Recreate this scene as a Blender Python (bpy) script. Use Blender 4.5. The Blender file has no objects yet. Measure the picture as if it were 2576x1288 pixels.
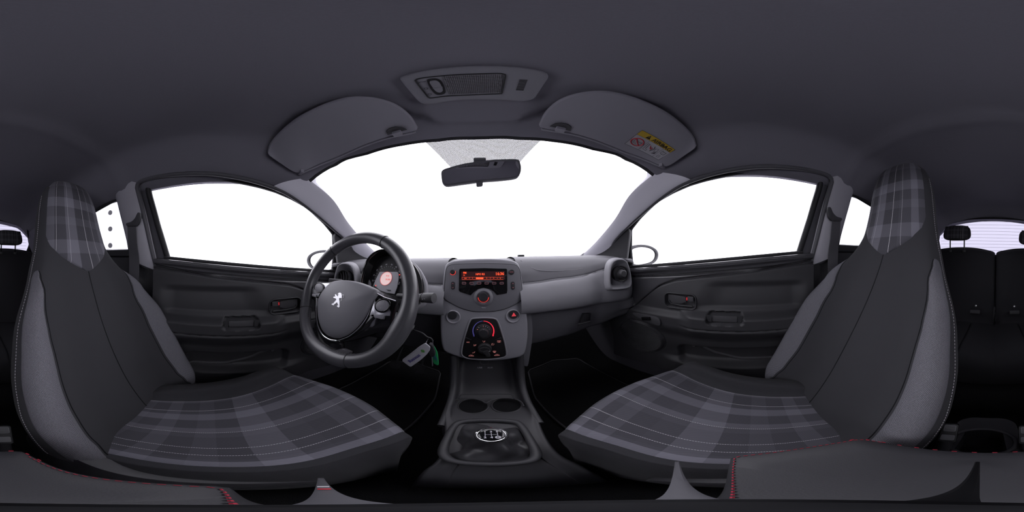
import bpy, bmesh, math, random
from mathutils import Vector, Matrix
random.seed(4)
sc = bpy.context.scene
COL = sc.collection
PI = math.pi
R = math.radians

# ------------------------------------------------------------------ camera, world, exposure
CX, CZ = 0.005, 0.76          # lens position: car centre line, height above the cabin floor
F0 = 1215.0                   # picture column of the car's straight-ahead direction
ROLL = R(1.0)
cR, sR = math.cos(ROLL), math.sin(ROLL)
cd = bpy.data.cameras.new('panorama_camera'); cam = bpy.data.objects.new('panorama_camera', cd)
COL.objects.link(cam); sc.camera = cam
cd.type = 'PANO'
for holder in (cd, getattr(cd, 'cycles', None)):
    try:
        holder.panorama_type = 'EQUIRECTANGULAR'
    except Exception:
        pass
cd.clip_start = 0.005; cd.clip_end = 100
MR = Matrix(((cR, 0, sR), (0, 1, 0), (-sR, 0, cR))).to_4x4()
cam.matrix_world = Matrix.Translation((CX, 0, CZ)) @ MR @ Matrix.Rotation(-(1288 - F0) * 2 * PI / 2576, 4, 'Z') @ Matrix.Rotation(PI / 2, 4, 'X')

w = bpy.data.worlds.new('studio_light'); sc.world = w; w.use_nodes = True
bg = w.node_tree.nodes['Background']
bg.inputs[0].default_value = (0.925, 0.915, 0.985, 1); bg.inputs[1].default_value = 3.4
sc.view_settings.view_transform = 'Standard'
sc.view_settings.look = 'None'
sc.view_settings.gamma = 1.0
sc.view_settings.use_curve_mapping = False
sc.view_settings.exposure = 0.0
sc.cycles.max_bounces = 6; sc.cycles.glossy_bounces = 3; sc.cycles.diffuse_bounces = 4; sc.cycles.use_adaptive_sampling = True; sc.cycles.adaptive_threshold = 0.04

# ------------------------------------------------------------------ geometry helpers (coordinates relative to the lens height)
def V(*a): return Vector(a)
C0 = V(CX, 0, 0)
def D(px, py):
    az = (px - F0) * 2 * PI / 2576; el = (644 - py) * PI / 1288
    r, f, u = math.cos(el) * math.sin(az), math.cos(el) * math.cos(az), math.sin(el)
    return V(r * cR + u * sR, f, -r * sR + u * cR)
def onY(px, py, y): d = D(px, py); return C0 + d * (y / d.y)
def onZ(px, py, z): d = D(px, py); return C0 + d * (z / d.z)
def onX(px, py, x): d = D(px, py); return C0 + d * ((x - CX) / d.x)
def onP(px, py, p, n):
    d = D(px, py); return C0 + d * ((Vector(p) - C0).dot(n) / d.dot(n))
def side(px, py, A, B):       # leaning side plane |x| = A - B z
    d = D(px, py); s = 1 if d.x > 0 else -1
    return C0 + d * ((A - s * CX) / (s * d.x + B * d.z))
def lerp(a, b, t): return a + (b - a) * t
def sst(a, b, x):
    if a == b: return 0.0 if x < a else 1.0
    t = min(1, max(0, (x - a) / (b - a))); return t * t * (3 - 2 * t)
def kn(x, pts, smooth=False):    # piecewise interpolation through knots (x, value)
    if x <= pts[0][0]: return pts[0][1]
    for (a, va), (b, vb) in zip(pts, pts[1:]):
        if x <= b:
            t = (x - a) / (b - a)
            if smooth: t = t * t * (3 - 2 * t)
            return va + (vb - va) * t
    return pts[-1][1]
def crv(P, i):                # Catmull-Rom at a real index
    n = len(P); i = min(max(i, 0), n - 1); k = min(int(i), n - 2); t = i - k
    p1, p2 = P[k], P[k + 1]
    p0 = P[k - 1] if k > 0 else p1 * 2 - p2
    p3 = P[k + 2] if k + 2 < n else p2 * 2 - p1
    return 0.5 * ((p1 * 2) + (p2 - p0) * t + (p0 * 2 - p1 * 5 + p2 * 4 - p3) * t * t + (p1 * 3 - p0 - p2 * 3 + p3) * t * t * t)
def cr(P, n, closed=False, curve=True):      # evenly spaced resample
    P = [Vector(p) for p in P]
    if closed:
        m = len(P)
        Q = []
        for k in range(m * 12):
            i = k / 12; a = int(i); t = i - a
            p0, p1, p2, p3 = P[(a - 1) % m], P[a % m], P[(a + 1) % m], P[(a + 2) % m]
            Q.append(0.5 * ((p1 * 2) + (p2 - p0) * t + (p0 * 2 - p1 * 5 + p2 * 4 - p3) * t * t + (p1 * 3 - p0 - p2 * 3 + p3) * t ** 3) if curve else p1.lerp(p2, t))
        Q.append(Q[0].copy())
    elif curve:
        Q = [crv(P, k / 12) for k in range((len(P) - 1) * 12 + 1)]
    else:
        Q = P
    L = [0]
    for a, b in zip(Q, Q[1:]): L.append(L[-1] + (b - a).length)
    out = []; j = 0
    cnt = n if closed else n - 1
    for k in range(n):
        s = L[-1] * k / cnt
        while j < len(L) - 2 and L[j + 1] < s: j += 1
        seg = L[j + 1] - L[j]
        out.append(Q[j].lerp(Q[j + 1], (s - L[j]) / seg if seg > 1e-12 else 0))
    return out
class Surf:                   # bi-Catmull surface through a knot grid K[t][p]
    def __init__(s, K): s.K = [[Vector(p) for p in row] for row in K]
    def __call__(s, p, t):
        n = len(s.K); k = min(max(int(t), 0), n - 1)
        rows = [s.K[min(max(k + j, 0), n - 1)] for j in (-1, 0, 1, 2)]
        q = [crv(r, p) for r in rows]
        if k == 0: q[0] = q[1] * 2 - q[2]
        if k >= n - 2 and k + 1 < n: q[3] = q[2] * 2 - q[1]
        if k == n - 1: return q[1]
        u = t - k; p0, p1, p2, p3 = q
        return 0.5 * ((p1 * 2) + (p2 - p0) * u + (p0 * 2 - p1 * 5 + p2 * 4 - p3) * u * u + (p1 * 3 - p0 - p2 * 3 + p3) * u ** 3)
    def grid(s, nu, nv, p0=0, p1=None, t0=0, t1=None):
        p1 = len(s.K[0]) - 1 if p1 is None else p1; t1 = len(s.K) - 1 if t1 is None else t1
        return [[s(lerp(p0, p1, i / nu), lerp(t0, t1, j / nv)) for i in range(nu + 1)] for j in range(nv + 1)]

def org(parent):
    o = V(0, 0, 0)
    while parent is not None:
        o += parent.location; parent = parent.parent
    return o
def tag(o, label=None, cat=None, group=None, kind=None):
    for k, v in (('label', label), ('category', cat), ('group', group), ('kind', kind)):
        if v: o[k] = v
    return o
def thing(name, label, cat, loc, group=None):
    o = bpy.data.objects.new(name, None); COL.objects.link(o)
    o.empty_display_size = 0.03
    o.location = (loc[0], loc[1], loc[2] + CZ)
    return tag(o, label, cat, group)
def mesh(name, verts, faces, m, parent=None, smooth=35, uv=None, recalc=True, bevel=0, bseg=2, loc=None):
    me = bpy.data.meshes.new(name)
    bm = bmesh.new()
    vs = [bm.verts.new((v[0], v[1], v[2] + CZ)) for v in verts]
    fs = []
    for f in faces:
        try: fs.append(bm.faces.new([vs[i] for i in f]))
        except ValueError: pass
    if uv:
        lay = bm.loops.layers.uv.new('UVMap')
        ix = {v: i for i, v in enumerate(vs)}
        for f in bm.faces:
            for l in f.loops: l[lay].uv = uv[ix[l.vert]]
    return finish(name, bm, me, m, parent, smooth, recalc, bevel, bseg, loc)
def finish(name, bm, me, m, parent, smooth, recalc=True, bevel=0, bseg=2, loc=None):
    if recalc: bmesh.ops.recalc_face_normals(bm, faces=bm.faces)
    if bevel:
        es = [e for e in bm.edges if len(e.link_faces) == 2 and e.calc_face_angle(0) > R(40)]
        bmesh.ops.bevel(bm, geom=es, offset=bevel, segments=bseg, profile=0.6, affect='EDGES', clamp_overlap=True)
    if parent is None:
        if loc is None:
            xs = [v.co for v in bm.verts]
            loc = V((min(v.x for v in xs) + max(v.x for v in xs)) / 2, (min(v.y for v in xs) + max(v.y for v in xs)) / 2, min(v.z for v in xs))
        o0 = Vector(loc)
    else:
        o0 = org(parent)
    bmesh.ops.translate(bm, verts=bm.verts, vec=-o0)
    for f in bm.faces: f.smooth = smooth > 0
    if 0 < smooth < 180:
        for e in bm.edges:
            if len(e.link_faces) == 2 and e.calc_face_angle(0) > R(smooth): e.smooth = False
    bm.to_mesh(me); bm.free()
    o = bpy.data.objects.new(name, me); COL.objects.link(o)
    if parent is None: o.location = o0
    else: o.parent = parent
    if m: me.materials.append(m)
    return o
def gridmesh(name, G, m, parent=None, smooth=180, uv=None, cu=False, cv=False, caps=False, extra=None, **k):
    nv, nu = len(G), len(G[0])
    verts = [p for r in G for p in r]
    F = []
    for j in range(nv - (0 if cv else 1)):
        for i in range(nu - (0 if cu else 1)):
            a, b = j, (j + 1) % nv; c, d = i, (i + 1) % nu
            F.append((a * nu + c, a * nu + d, b * nu + d, b * nu + c))
    if caps:
        F.append(tuple(range(nu))); F.append(tuple((nv - 1) * nu + i for i in range(nu)))
    U = uv if isinstance(uv, list) else None
    if uv == 'arc':
        U = []
        mid = nu // 2
        lv = [0.0]
        for j in range(1, nv): lv.append(lv[-1] + (G[j][mid] - G[j - 1][mid]).length)
        for j in range(nv):
            lu = [0.0]
            for i in range(1, nu): lu.append(lu[-1] + (G[j][i] - G[j][i - 1]).length)
            for i in range(nu): U.append((lu[i] - lu[mid], lv[j]))
    elif uv == 'unit':
        U = [(i / (nu - 1), j / (nv - 1)) for j in range(nv) for i in range(nu)]
    return mesh(name, verts, F, m, parent, smooth, U, **k)
def frames(P, closed=False):
    n = len(P); T = []
    for i in range(n):
        a = P[(i - 1) % n] if (closed or i > 0) else P[i]; b = P[(i + 1) % n] if (closed or i < n - 1) else P[i]
        T.append((b - a).normalized())
    up = V(0, 0, 1) if abs(T[0].z) < 0.9 else V(1, 0, 0)
    N = [(up - T[0] * up.dot(T[0])).normalized()]
    for i in range(1, n):
        v = N[-1] - T[i] * N[-1].dot(T[i]); N.append(v.normalized())
    return T, N
def tubeG(P, r, seg=10, closed=False, fl=1.0, nrm=None):
    T, N = frames(P, closed)
    G = []
    for i, p in enumerate(P):
        rr = r(i / (len(P) - 1)) if callable(r) else r
        n = N[i] if nrm is None else (nrm - T[i] * nrm.dot(T[i])).normalized()
        b = T[i].cross(n)
        G.append([p + n * (rr * fl * math.cos(a)) + b * (rr * math.sin(a)) for a in [2 * PI * k / seg for k in range(seg)]])
    return G
def tube(name, P, r, m, parent=None, seg=10, closed=False, fl=1.0, nrm=None, **k):
    P = [Vector(p) for p in P]
    return gridmesh(name, tubeG(P, r, seg, closed, fl, nrm), m, parent, cu=True, cv=closed, caps=not closed, smooth=60, **k)
def revolve(name, prof, o, ax, m, parent=None, seg=32, u=None, smooth=40, **k):   # prof: (radius, height along ax)
    ax = Vector(ax).normalized(); o = Vector(o)
    u = Vector(u) if u is not None else (V(0, 0, 1) if abs(ax.z) < 0.9 else V(1, 0, 0))
    u = (u - ax * u.dot(ax)).normalized(); v = ax.cross(u)
    G = [[o + ax * h + (u * math.cos(a) + v * math.sin(a)) * max(r, 1e-5) for a in [2 * PI * k / seg for k in range(seg)]] for r, h in prof]
    return gridmesh(name, G, m, parent, cu=True, caps=True, smooth=smooth, **k)
def slab(name, outline, off, m, parent=None, bevel=0, bseg=2, smooth=35, **k):   # outline (3-D loop) is the front; off goes to the back
    P = [Vector(p) for p in outline]; n = len(P); off = Vector(off)
    verts = P + [p + off for p in P]
    F = [tuple(range(n)), tuple(reversed(range(n, 2 * n)))] + [(i, (i + 1) % n, n + (i + 1) % n, n + i) for i in range(n)]
    return mesh(name, verts, F, m, parent, smooth, bevel=bevel, bseg=bseg, **k)
def box(name, c, ax, ay, az, m, parent=None, bevel=0, bseg=2, smooth=35, **k):   # half-axes as vectors
    c, ax, ay, az = map(Vector, (c, ax, ay, az))
    return slab(name, [c - ax - ay + az, c + ax - ay + az, c + ax + ay + az, c - ax + ay + az], -2 * az, m, parent, bevel, bseg, smooth, **k)
def sheet(name, outer, holes, m, parent=None, fn=None, **k):      # flat sheet with holes; 2-D loops mapped by fn
    bm = bmesh.new(); E = []
    for loop in [outer] + holes:
        vs = [bm.verts.new(Vector(fn(*p)) + V(0, 0, CZ)) for p in loop]
        for a, b in zip(vs, vs[1:] + vs[:1]): E.append(bm.edges.new((a, b)))
    bmesh.ops.triangle_fill(bm, edges=E, use_beauty=True)
    return finish(name, bm, bpy.data.meshes.new(name), m, parent, k.pop('smooth', 20), **k)
def text(s, size, o, u, v, m, parent, name='lettering', depth=0.0004, align='CENTER', shear=0.0, bold=0.0):
    cu = bpy.data.curves.new('t', 'FONT'); cu.body = s; cu.size = size; cu.align_x = align; cu.align_y = 'CENTER'
    cu.extrude = depth; cu.resolution_u = 2; cu.shear = shear; cu.offset = bold
    ob = bpy.data.objects.new('t', cu); COL.objects.link(ob)
    dg = bpy.context.evaluated_depsgraph_get(); dg.update()
    me = bpy.data.meshes.new_from_object(ob.evaluated_get(dg))
    bpy.data.objects.remove(ob)
    u = Vector(u).normalized(); v = Vector(v); v = (v - u * v.dot(u)).normalized(); n = u.cross(v)
    M = Matrix.Translation(Vector(o) + V(0, 0, CZ) - org(parent)) @ Matrix((u, v, n)).transposed().to_4x4()
    me.transform(M); me.name = name
    me.materials.clear(); me.materials.append(m)
    ob = bpy.data.objects.new(name, me); COL.objects.link(ob); ob.parent = parent
    return ob
def rrect(w, h, r, n=5):
    P = []
    for cx, cy, a0 in ((w / 2 - r, h / 2 - r, 0), (-w / 2 + r, h / 2 - r, PI / 2), (-w / 2 + r, -h / 2 + r, PI), (w / 2 - r, -h / 2 + r, 1.5 * PI)):
        for k in range(n + 1):
            a = a0 + PI / 2 * k / n; P.append((cx + r * math.cos(a), cy + r * math.sin(a)))
    return P
def fr(o, u, v, P): return [Vector(o) + Vector(u) * a + Vector(v) * b for a, b in P]
def ell(rx, ry, n=28): return [(rx * math.cos(2 * PI * k / n), ry * math.sin(2 * PI * k / n)) for k in range(n)]

# ------------------------------------------------------------------ materials
def srgb(r, g, b):
    f = lambda c: (c / 255 / 12.92) if c / 255 <= 0.04045 else ((c / 255 + 0.055) / 1.055) ** 2.4
    return (f(r), f(g), f(b), 1)
MATS = {}
def mat(name, col, rough=0.6, metal=0.0, spec=0.5, bump=None, var=0.0, emit=0.0, coat=0.0, sheen=0.0):
    m = bpy.data.materials.new(name); m.use_nodes = True; nt = m.node_tree; b = nt.nodes['Principled BSDF']
    c = srgb(*col) if max(col) > 1 else (*col, 1)
    b.inputs['Base Color'].default_value = c
    b.inputs['Roughness'].default_value = rough; b.inputs['Metallic'].default_value = metal
    b.inputs['Specular IOR Level'].default_value = spec
    b.inputs['Coat Weight'].default_value = coat; b.inputs['Coat Roughness'].default_value = 0.08
    b.inputs['Sheen Weight'].default_value = sheen
    if emit:
        b.inputs['Emission Color'].default_value = c; b.inputs['Emission Strength'].default_value = emit
    tc = nt.nodes.new('ShaderNodeTexCoord')
    if var or bump:
        n = nt.nodes.new('ShaderNodeTexNoise'); n.inputs['Scale'].default_value = (bump or (300, 0))[0]; n.inputs['Detail'].default_value = 3
        nt.links.new(tc.outputs['Object'], n.inputs['Vector'])
        if bump:
            bp = nt.nodes.new('ShaderNodeBump'); bp.inputs['Strength'].default_value = bump[1]; bp.inputs['Distance'].default_value = bump[2] if len(bump) > 2 else 0.0006
            nt.links.new(n.outputs['Fac'], bp.inputs['Height']); nt.links.new(bp.outputs['Normal'], b.inputs['Normal'])
        if var:
            mx = nt.nodes.new('ShaderNodeMix'); mx.data_type = 'RGBA'
            mx.inputs['A'].default_value = tuple(x * (1 - var) for x in c[:3]) + (1,); mx.inputs['B'].default_value = tuple(min(1, x * (1 + var)) for x in c[:3]) + (1,)
            nt.links.new(n.outputs['Fac'], mx.inputs['Factor']); nt.links.new(mx.outputs['Result'], b.inputs['Base Color'])
    MATS[name] = m
    return m
def glass(name, tint, refl=0.04):
    m = bpy.data.materials.new(name); m.use_nodes = True; nt = m.node_tree; nt.nodes.clear()
    out = nt.nodes.new('ShaderNodeOutputMaterial'); t = nt.nodes.new('ShaderNodeBsdfTransparent'); g = nt.nodes.new('ShaderNodeBsdfGlossy')
    fz = nt.nodes.new('ShaderNodeFresnel'); mx = nt.nodes.new('ShaderNodeMixShader')
    t.inputs[0].default_value = (*tint, 1); g.inputs['Roughness'].default_value = 0.02; fz.inputs[0].default_value = 1.25
    nt.links.new(fz.outputs[0], mx.inputs[0]); nt.links.new(t.outputs[0], mx.inputs[1]); nt.links.new(g.outputs[0], mx.inputs[2]); nt.links.new(mx.outputs[0], out.inputs[0])
    return m
def ramp(nt, src, stops, interp='CONSTANT'):
    r = nt.nodes.new('ShaderNodeValToRGB'); r.color_ramp.interpolation = interp
    el = r.color_ramp.elements
    while len(el) > 1: el.remove(el[-1])
    el[0].position = stops[0][0]; el[0].color = (stops[0][1],) * 3 + (1,)
    for p, v in stops[1:]:
        e = el.new(p); e.color = (v, v, v, 1)
    nt.links.new(src, r.inputs[0]); return r.outputs[0]
def plaid(name, base, ustops, vstops, lines, gain=1.0, dash=160.0):
    # UV unit square; ustops / vstops: band brightness over u / v; lines: u positions of pale woven pin stripes
    m = bpy.data.materials.new(name); m.use_nodes = True; nt = m.node_tree; b = nt.nodes['Principled BSDF']
    b.inputs['Roughness'].default_value = 0.9; b.inputs['Specular IOR Level'].default_value = 0.15; b.inputs['Sheen Weight'].default_value = 0.1
    uv = nt.nodes.new('ShaderNodeUVMap'); sp = nt.nodes.new('ShaderNodeSeparateXYZ'); nt.links.new(uv.outputs[0], sp.inputs[0])
    a = ramp(nt, sp.outputs[0], ustops); c = ramp(nt, sp.outputs[1], vstops)
    add = nt.nodes.new('ShaderNodeMath'); add.operation = 'ADD'; nt.links.new(a, add.inputs[0]); nt.links.new(c, add.inputs[1])
    # diagonal weave
    wv = nt.nodes.new('ShaderNodeTexWave'); wv.wave_type = 'BANDS'; wv.bands_direction = 'DIAGONAL'; wv.inputs['Scale'].default_value = 55
    nt.links.new(uv.outputs[0], wv.inputs['Vector'])
    mul = nt.nodes.new('ShaderNodeMath'); mul.operation = 'MULTIPLY_ADD'; nt.links.new(wv.outputs['Fac'], mul.inputs[0]); mul.inputs[1].default_value = 0.30; mul.inputs[2].default_value = 0.85
    m2 = nt.nodes.new('ShaderNodeMath'); m2.operation = 'MULTIPLY'; nt.links.new(add.outputs[0], m2.inputs[0]); nt.links.new(mul.outputs[0], m2.inputs[1])
    st = [(0.0, 0.0)]
    for x, wd in lines: st += [(x - wd, 1.0), (x + wd, 0.0)]
    ln = ramp(nt, sp.outputs[0], st)
    w2 = nt.nodes.new('ShaderNodeMath'); w2.operation = 'MULTIPLY'; nt.links.new(sp.outputs[1], w2.inputs[0]); w2.inputs[1].default_value = dash
    fr_ = nt.nodes.new('ShaderNodeMath'); fr_.operation = 'FRACT'; nt.links.new(w2.outputs[0], fr_.inputs[0])
    gt = nt.nodes.new('ShaderNodeMath'); gt.operation = 'LESS_THAN'; nt.links.new(fr_.outputs[0], gt.inputs[0]); gt.inputs[1].default_value = 0.72
    l2 = nt.nodes.new('ShaderNodeMath'); l2.operation = 'MULTIPLY'; nt.links.new(ln, l2.inputs[0]); nt.links.new(gt.outputs[0], l2.inputs[1])
    mx = nt.nodes.new('ShaderNodeMix'); mx.data_type = 'RGBA'
    vm = nt.nodes.new('ShaderNodeVectorMath'); vm.operation = 'SCALE'; vm.inputs[0].default_value = tuple(x * gain for x in base); nt.links.new(m2.outputs[0], vm.inputs['Scale'])
    nt.links.new(vm.outputs[0], mx.inputs['A']); mx.inputs['B'].default_value = (0.50, 0.49, 0.52, 1); nt.links.new(l2.outputs[0], mx.inputs['Factor'])
    nt.links.new(mx.outputs['Result'], b.inputs['Base Color'])
    return m
M_HEAD = mat('headliner_cloth', (0.215, 0.208, 0.243), 0.95, spec=0.1, bump=(900, 0.25, 0.0005), var=0.10)
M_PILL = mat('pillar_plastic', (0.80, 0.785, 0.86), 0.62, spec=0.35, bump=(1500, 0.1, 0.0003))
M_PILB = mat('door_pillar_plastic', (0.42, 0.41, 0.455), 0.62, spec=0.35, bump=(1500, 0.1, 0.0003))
M_BLACK = mat('black_plastic', (0.030, 0.030, 0.034), 0.5, spec=0.4, bump=(1800, 0.2, 0.0003))
M_DARK = mat('dark_grey_plastic', (0.055, 0.054, 0.060), 0.55, spec=0.4, bump=(1600, 0.25, 0.0003))
M_RUB = mat('black_rubber', (0.020, 0.020, 0.023), 0.6, spec=0.4)
M_RUBG = mat('grey_door_seal', (0.10, 0.098, 0.11), 0.6, spec=0.35)
M_PAINT = mat('dark_body_paint', (0.10, 0.098, 0.112), 0.3, spec=0.5, coat=0.35)
M_CARPET = mat('black_carpet', (0.012, 0.012, 0.013), 1.0, spec=0.05, bump=(1200, 0.6, 0.002))
M_GLOSS = mat('gloss_black', (0.008, 0.008, 0.009), 0.08, spec=0.6)
M_CHROME = mat('chrome', (0.82, 0.82, 0.84), 0.12, metal=1.0)
M_SATIN = mat('satin_silver', (0.55, 0.55, 0.58), 0.32, metal=1.0)
M_MIRROR = mat('mirror_silver', (0.86, 0.86, 0.88), 0.01, metal=1.0)
M_WHITE = mat('studio_white', (0.90, 0.895, 0.92), 0.9, spec=0.1)
G_CLEAR = glass('clear_glass', (0.985, 0.985, 0.99))
G_SIDE = glass('side_glass', (0.97, 0.97, 0.985))
G_REAR = glass('tinted_rear_glass', (0.255, 0.247, 0.295))
G_QUART = glass('lightly_tinted_glass', (0.85, 0.845, 0.88))

# --- headliner height over the cabin
ZC = [(-1.6, 0.27), (-1.42, 0.335), (-1.2, 0.385), (-0.8, 0.425), (-0.37, 0.447), (-0.1, 0.455), (0.1, 0.45), (0.2, 0.44), (0.3, 0.424), (0.38, 0.405), (0.446, 0.383), (0.6, 0.30)]
def recess_y(x):
    return kn(abs(x), [(0, 0.385), (0.085, 0.375), (0.163, 0.285), (0.225, 0.19), (0.32, 0.145), (0.48, 0.11), (0.6, 0.1)])
def zc_s(y):
    return (kn(y, ZC) + kn(y - 0.04, ZC) + kn(y + 0.04, ZC) + kn(y - 0.02, ZC) + kn(y + 0.02, ZC)) / 5
def roof0(x, y):
    ax = abs(x)
    return zc_s(y) - 0.055 * (ax / 0.45) ** 2 - 0.075 * sst(0.40, 0.56, ax)
def roof(x, y):
    z = roof0(x, y)
    z += 0.016 * sst(-0.012, 0.016, y - recess_y(x)) * (1 - sst(0.44, 0.52, abs(x))) * (1 - 0.75 * sst(0.02, 0.10, y - recess_y(x)) * sst(0.30, 0.0, abs(x)))
    z -= 0.016 * math.exp(-((y + 0.385) / 0.024) ** 2) + 0.010 * sst(-0.36, -0.42, y)
    return z
def onRoof(px, py, off=0.0, f=None):
    f = f or roof0; d = D(px, py); t0, t1 = 0.05, None
    t = 0.05
    while t < 2.5:
        p = C0 + d * t
        if p.z > f(p.x, p.y) - off: t1 = t; break
        t0 = t; t += 0.01
    if t1 is None: return C0 + d * 1.0
    for _ in range(30):
        m = (t0 + t1) / 2; p = C0 + d * m
        if p.z > f(p.x, p.y) - off: t1 = m
        else: t0 = m
    return C0 + d * t1
HEADPX_R = [(1217, 352), (1300, 352), (1400, 362), (1500, 385), (1580, 411), (1630, 431)]
hd = [onRoof(*p) for p in HEADPX_R]
HY = [(abs(p.x), p.y) for p in hd]; HY.sort()
def head_y(x): return kn(abs(x), HY + [(0.60, HY[-1][1] - 0.085)])
XE = 0.575
xs = [XE * math.sin(PI / 2 * (i / 48 - 1)) if i < 48 else XE * math.sin(PI / 2 * (i / 48 - 1)) for i in range(97)]
G = []
nr = 150
for j in range(nr + 1):
    row = []
    for x in xs:
        y0 = head_y(x); t = j / nr
        y = lerp(y0, 0.02, (t / 0.45)) if t < 0.45 else lerp(0.02, -1.45, (t - 0.45) / 0.55)
        z = roof(x, y) + 0.007 * max(0, 1 - (y0 - y) / 0.030) ** 2
        row.append(V(x, y, z))
    G.append(row)
ceil = gridmesh('ceiling', G, M_HEAD)
tag(ceil, 'dark grey fabric headliner with moulded visor recesses', 'ceiling', kind='structure')

# --- side walls: body sheet with the window openings
SA, SB = 0.635, 0.33
def sp(px, py): p = side(px, py, SA, SB); return (p.y, p.z)
WIN = [(1589, 672.6), (1580, 630), (1580, 576), (1602, 547), (1644, 505), (1686, 480), (1728, 461), (1770, 448), (1812, 438.6), (1854, 431.5), (1896, 427.7), (1937, 427.7), (1979.5, 429), (2021, 432.7), (2048, 436), (2062, 441), (2066, 450), (2061, 471), (2038, 547), (2009, 637)]
win = [sp(*p) for p in WIN]
QUA = [(2145, 488), (2133, 527), (2121, 570), (2110, 626)]
qua = [sp(*p) for p in QUA]
qf0, qf1 = qua[0], qua[-1]
quarter = qua[:] + [(-0.60, qf1[1] + 0.012), (-0.86, qf1[1] + 0.05), (-0.90, 0.10), (-0.80, 0.215), (-0.66, 0.238), (qf0[0] - 0.02, qf0[1] + 0.005)]
APX = [(1630, 431), (1627, 445), (1582, 494), (1547, 551.5), (1503, 604.6), (1467, 640), (1448, 659)]
apil = [side(px, py, 0.60, 0.283) for px, py in APX]
belt = lambda y: kn(y, [(-0.9, 0.03), (win[-1][0], win[-1][1]), (win[0][0], win[0][1]), (0.9, -0.10)])
outer = [(-1.55, -0.80), (1.15, -0.80), (1.15, -0.06)] + [(p.y + 0.02, p.z) for p in reversed(apil)] + [(0.15, 0.40), (-0.6, 0.40), (-1.55, 0.36)]
def wallfn(s):
    return lambda y, z: V(s * (SA + 0.022 - SB * z if z > 0 else SA + 0.022 + 0.06 * sst(0, -0.3, z)), y, z)
for s, nm, lb in ((-1, 'left', 'dark painted door frame and body side around the driver window'), (1, 'right', 'dark painted door frame and body side around the passenger window')):
    o = sheet('wall_' + nm, outer, [win, quarter], M_PAINT, fn=wallfn(s))
    tag(o, lb, 'wall', kind='structure')
    # door window frame: a rounded channel running round the glass
    F = wallfn(s)
    cy, cz = sum(p[0] for p in win) / len(win), sum(p[1] for p in win) / len(win)
    P = cr([F(*p) for p in win], 140, closed=True, curve=False)
    rings = []
    for k, (grow, inw) in enumerate(((-0.001, -0.010), (-0.001, 0.004), (0.006, 0.010), (0.016, 0.011), (0.022, 0.004))):
        ring = []
        for i, p in enumerate(P):
            a, b = P[i - 1], P[(i + 1) % len(P)]
            tn = (b - a).normalized(); out = tn.cross(V(s, 0, 0))
            if out.dot(p - F(cy, cz)) < 0: out = -out
            ring.append(p + out * grow - V(s * inw, 0, 0))
        rings.append(ring)
    fo = gridmesh('window_channel', rings, M_RUB, o, cu=True)
    fo['label'] = 'black rubber glass channel'
    # quarter window rubber
    P = cr([F(*p) for p in quarter], 80, closed=True, curve=False)
    tube('window_channel', [p - V(s * 0.004, 0, 0) for p in P], 0.009, M_RUB, o, seg=8, closed=True)
    # painted frame face between glass channel and door seal, slightly proud
# --- glass
n = 0
for s, nm in ((-1, 'driver'), (1, 'passenger')):
    F = wallfn(s)
    g = sheet('window_%d' % (1 if s < 0 else 2), win, [], G_SIDE, fn=lambda y, z: F(y, z) + V(s * 0.004, 0, 0))
    tag(g, 'clear %s side window with a small printed glass mark' % nm, 'window', kind='structure')
    q = sheet('window_%d' % (3 if s < 0 else 4), quarter, [], G_QUART, fn=lambda y, z: F(y, z) + V(s * 0.004, 0, 0))
    tag(q, 'rear quarter window behind the %s seat' % nm, 'window', kind='structure')
    # glass mark in the lower rear corner
    M_MARK = MATS.get('glass_mark') or mat('glass_mark', (0.45, 0.45, 0.47), 0.8)
    for k, sz in enumerate((0.0030, 0.0034, 0.0026)):
        o = F(win[-1][0] + 0.040, win[-1][1] + 0.022 - 0.006 * k) + V(s * 0.002, 0, 0)
        text('|||| ||| ||||' if k != 1 else '||| |||| |||', sz, o, V(0, -s, 0), V(-s * SB, 0, 1), M_MARK, g, name='glass_print', depth=0.0)

# --- windscreen
top = [V(x, head_y(x) + 0.004, roof(x, head_y(x)) + 0.016) for x in [0.53 * (i / 30 - 1) for i in range(61)]]
bot = [V(0.62 * (i / 30 - 1), 0.88 + 0.06 * (1 - (i / 30 - 1) ** 2), -0.035) for i in range(61)]
def wsf(i, t):
    a, b = top[i], bot[i]
    return a.lerp(b, t) + V(0, 0.02, 0.028) * math.sin(PI * t)
G = [[wsf(i, j / 24) for i in range(61)] for j in range(25)]
ws = tag(gridmesh('window_5', G, G_CLEAR), 'wide clear windscreen above the dashboard', 'window', kind='structure')
band = [[V(0.53 * (i / 30 - 1), head_y(0.53 * (i / 30 - 1)) - 0.004, roof(0.53 * (i / 30 - 1), head_y(0.53 * (i / 30 - 1))) + 0.009) for i in range(61)]] + [[wsf(i, t) + V(0, -0.003, -0.004) for i in range(61)] for t in (0.004, 0.012, 0.022)]
gridmesh('black_border', band, M_RUB, ws)
# dotted shade band above the mirror
mdot = bpy.data.materials.new('dotted_sun_band'); mdot.use_nodes = True; nt = mdot.node_tree; nt.nodes.clear()
out = nt.nodes.new('ShaderNodeOutputMaterial'); tr = nt.nodes.new('ShaderNodeBsdfTransparent'); df = nt.nodes.new('ShaderNodeBsdfDiffuse'); mx = nt.nodes.new('ShaderNodeMixShader')
df.inputs[0].default_value = (0.05, 0.05, 0.055, 1)
uvn = nt.nodes.new('ShaderNodeUVMap'); mp = nt.nodes.new('ShaderNodeMapping'); mp.inputs['Scale'].default_value = (420, 420, 0); mp.inputs['Rotation'].default_value = (0, 0, R(45))
vo = nt.nodes.new('ShaderNodeTexVoronoi'); vo.inputs['Randomness'].default_value = 0; vo.inputs['Scale'].default_value = 1
gt = nt.nodes.new('ShaderNodeMath'); gt.operation = 'LESS_THAN'; gt.inputs[1].default_value = 0.51
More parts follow.
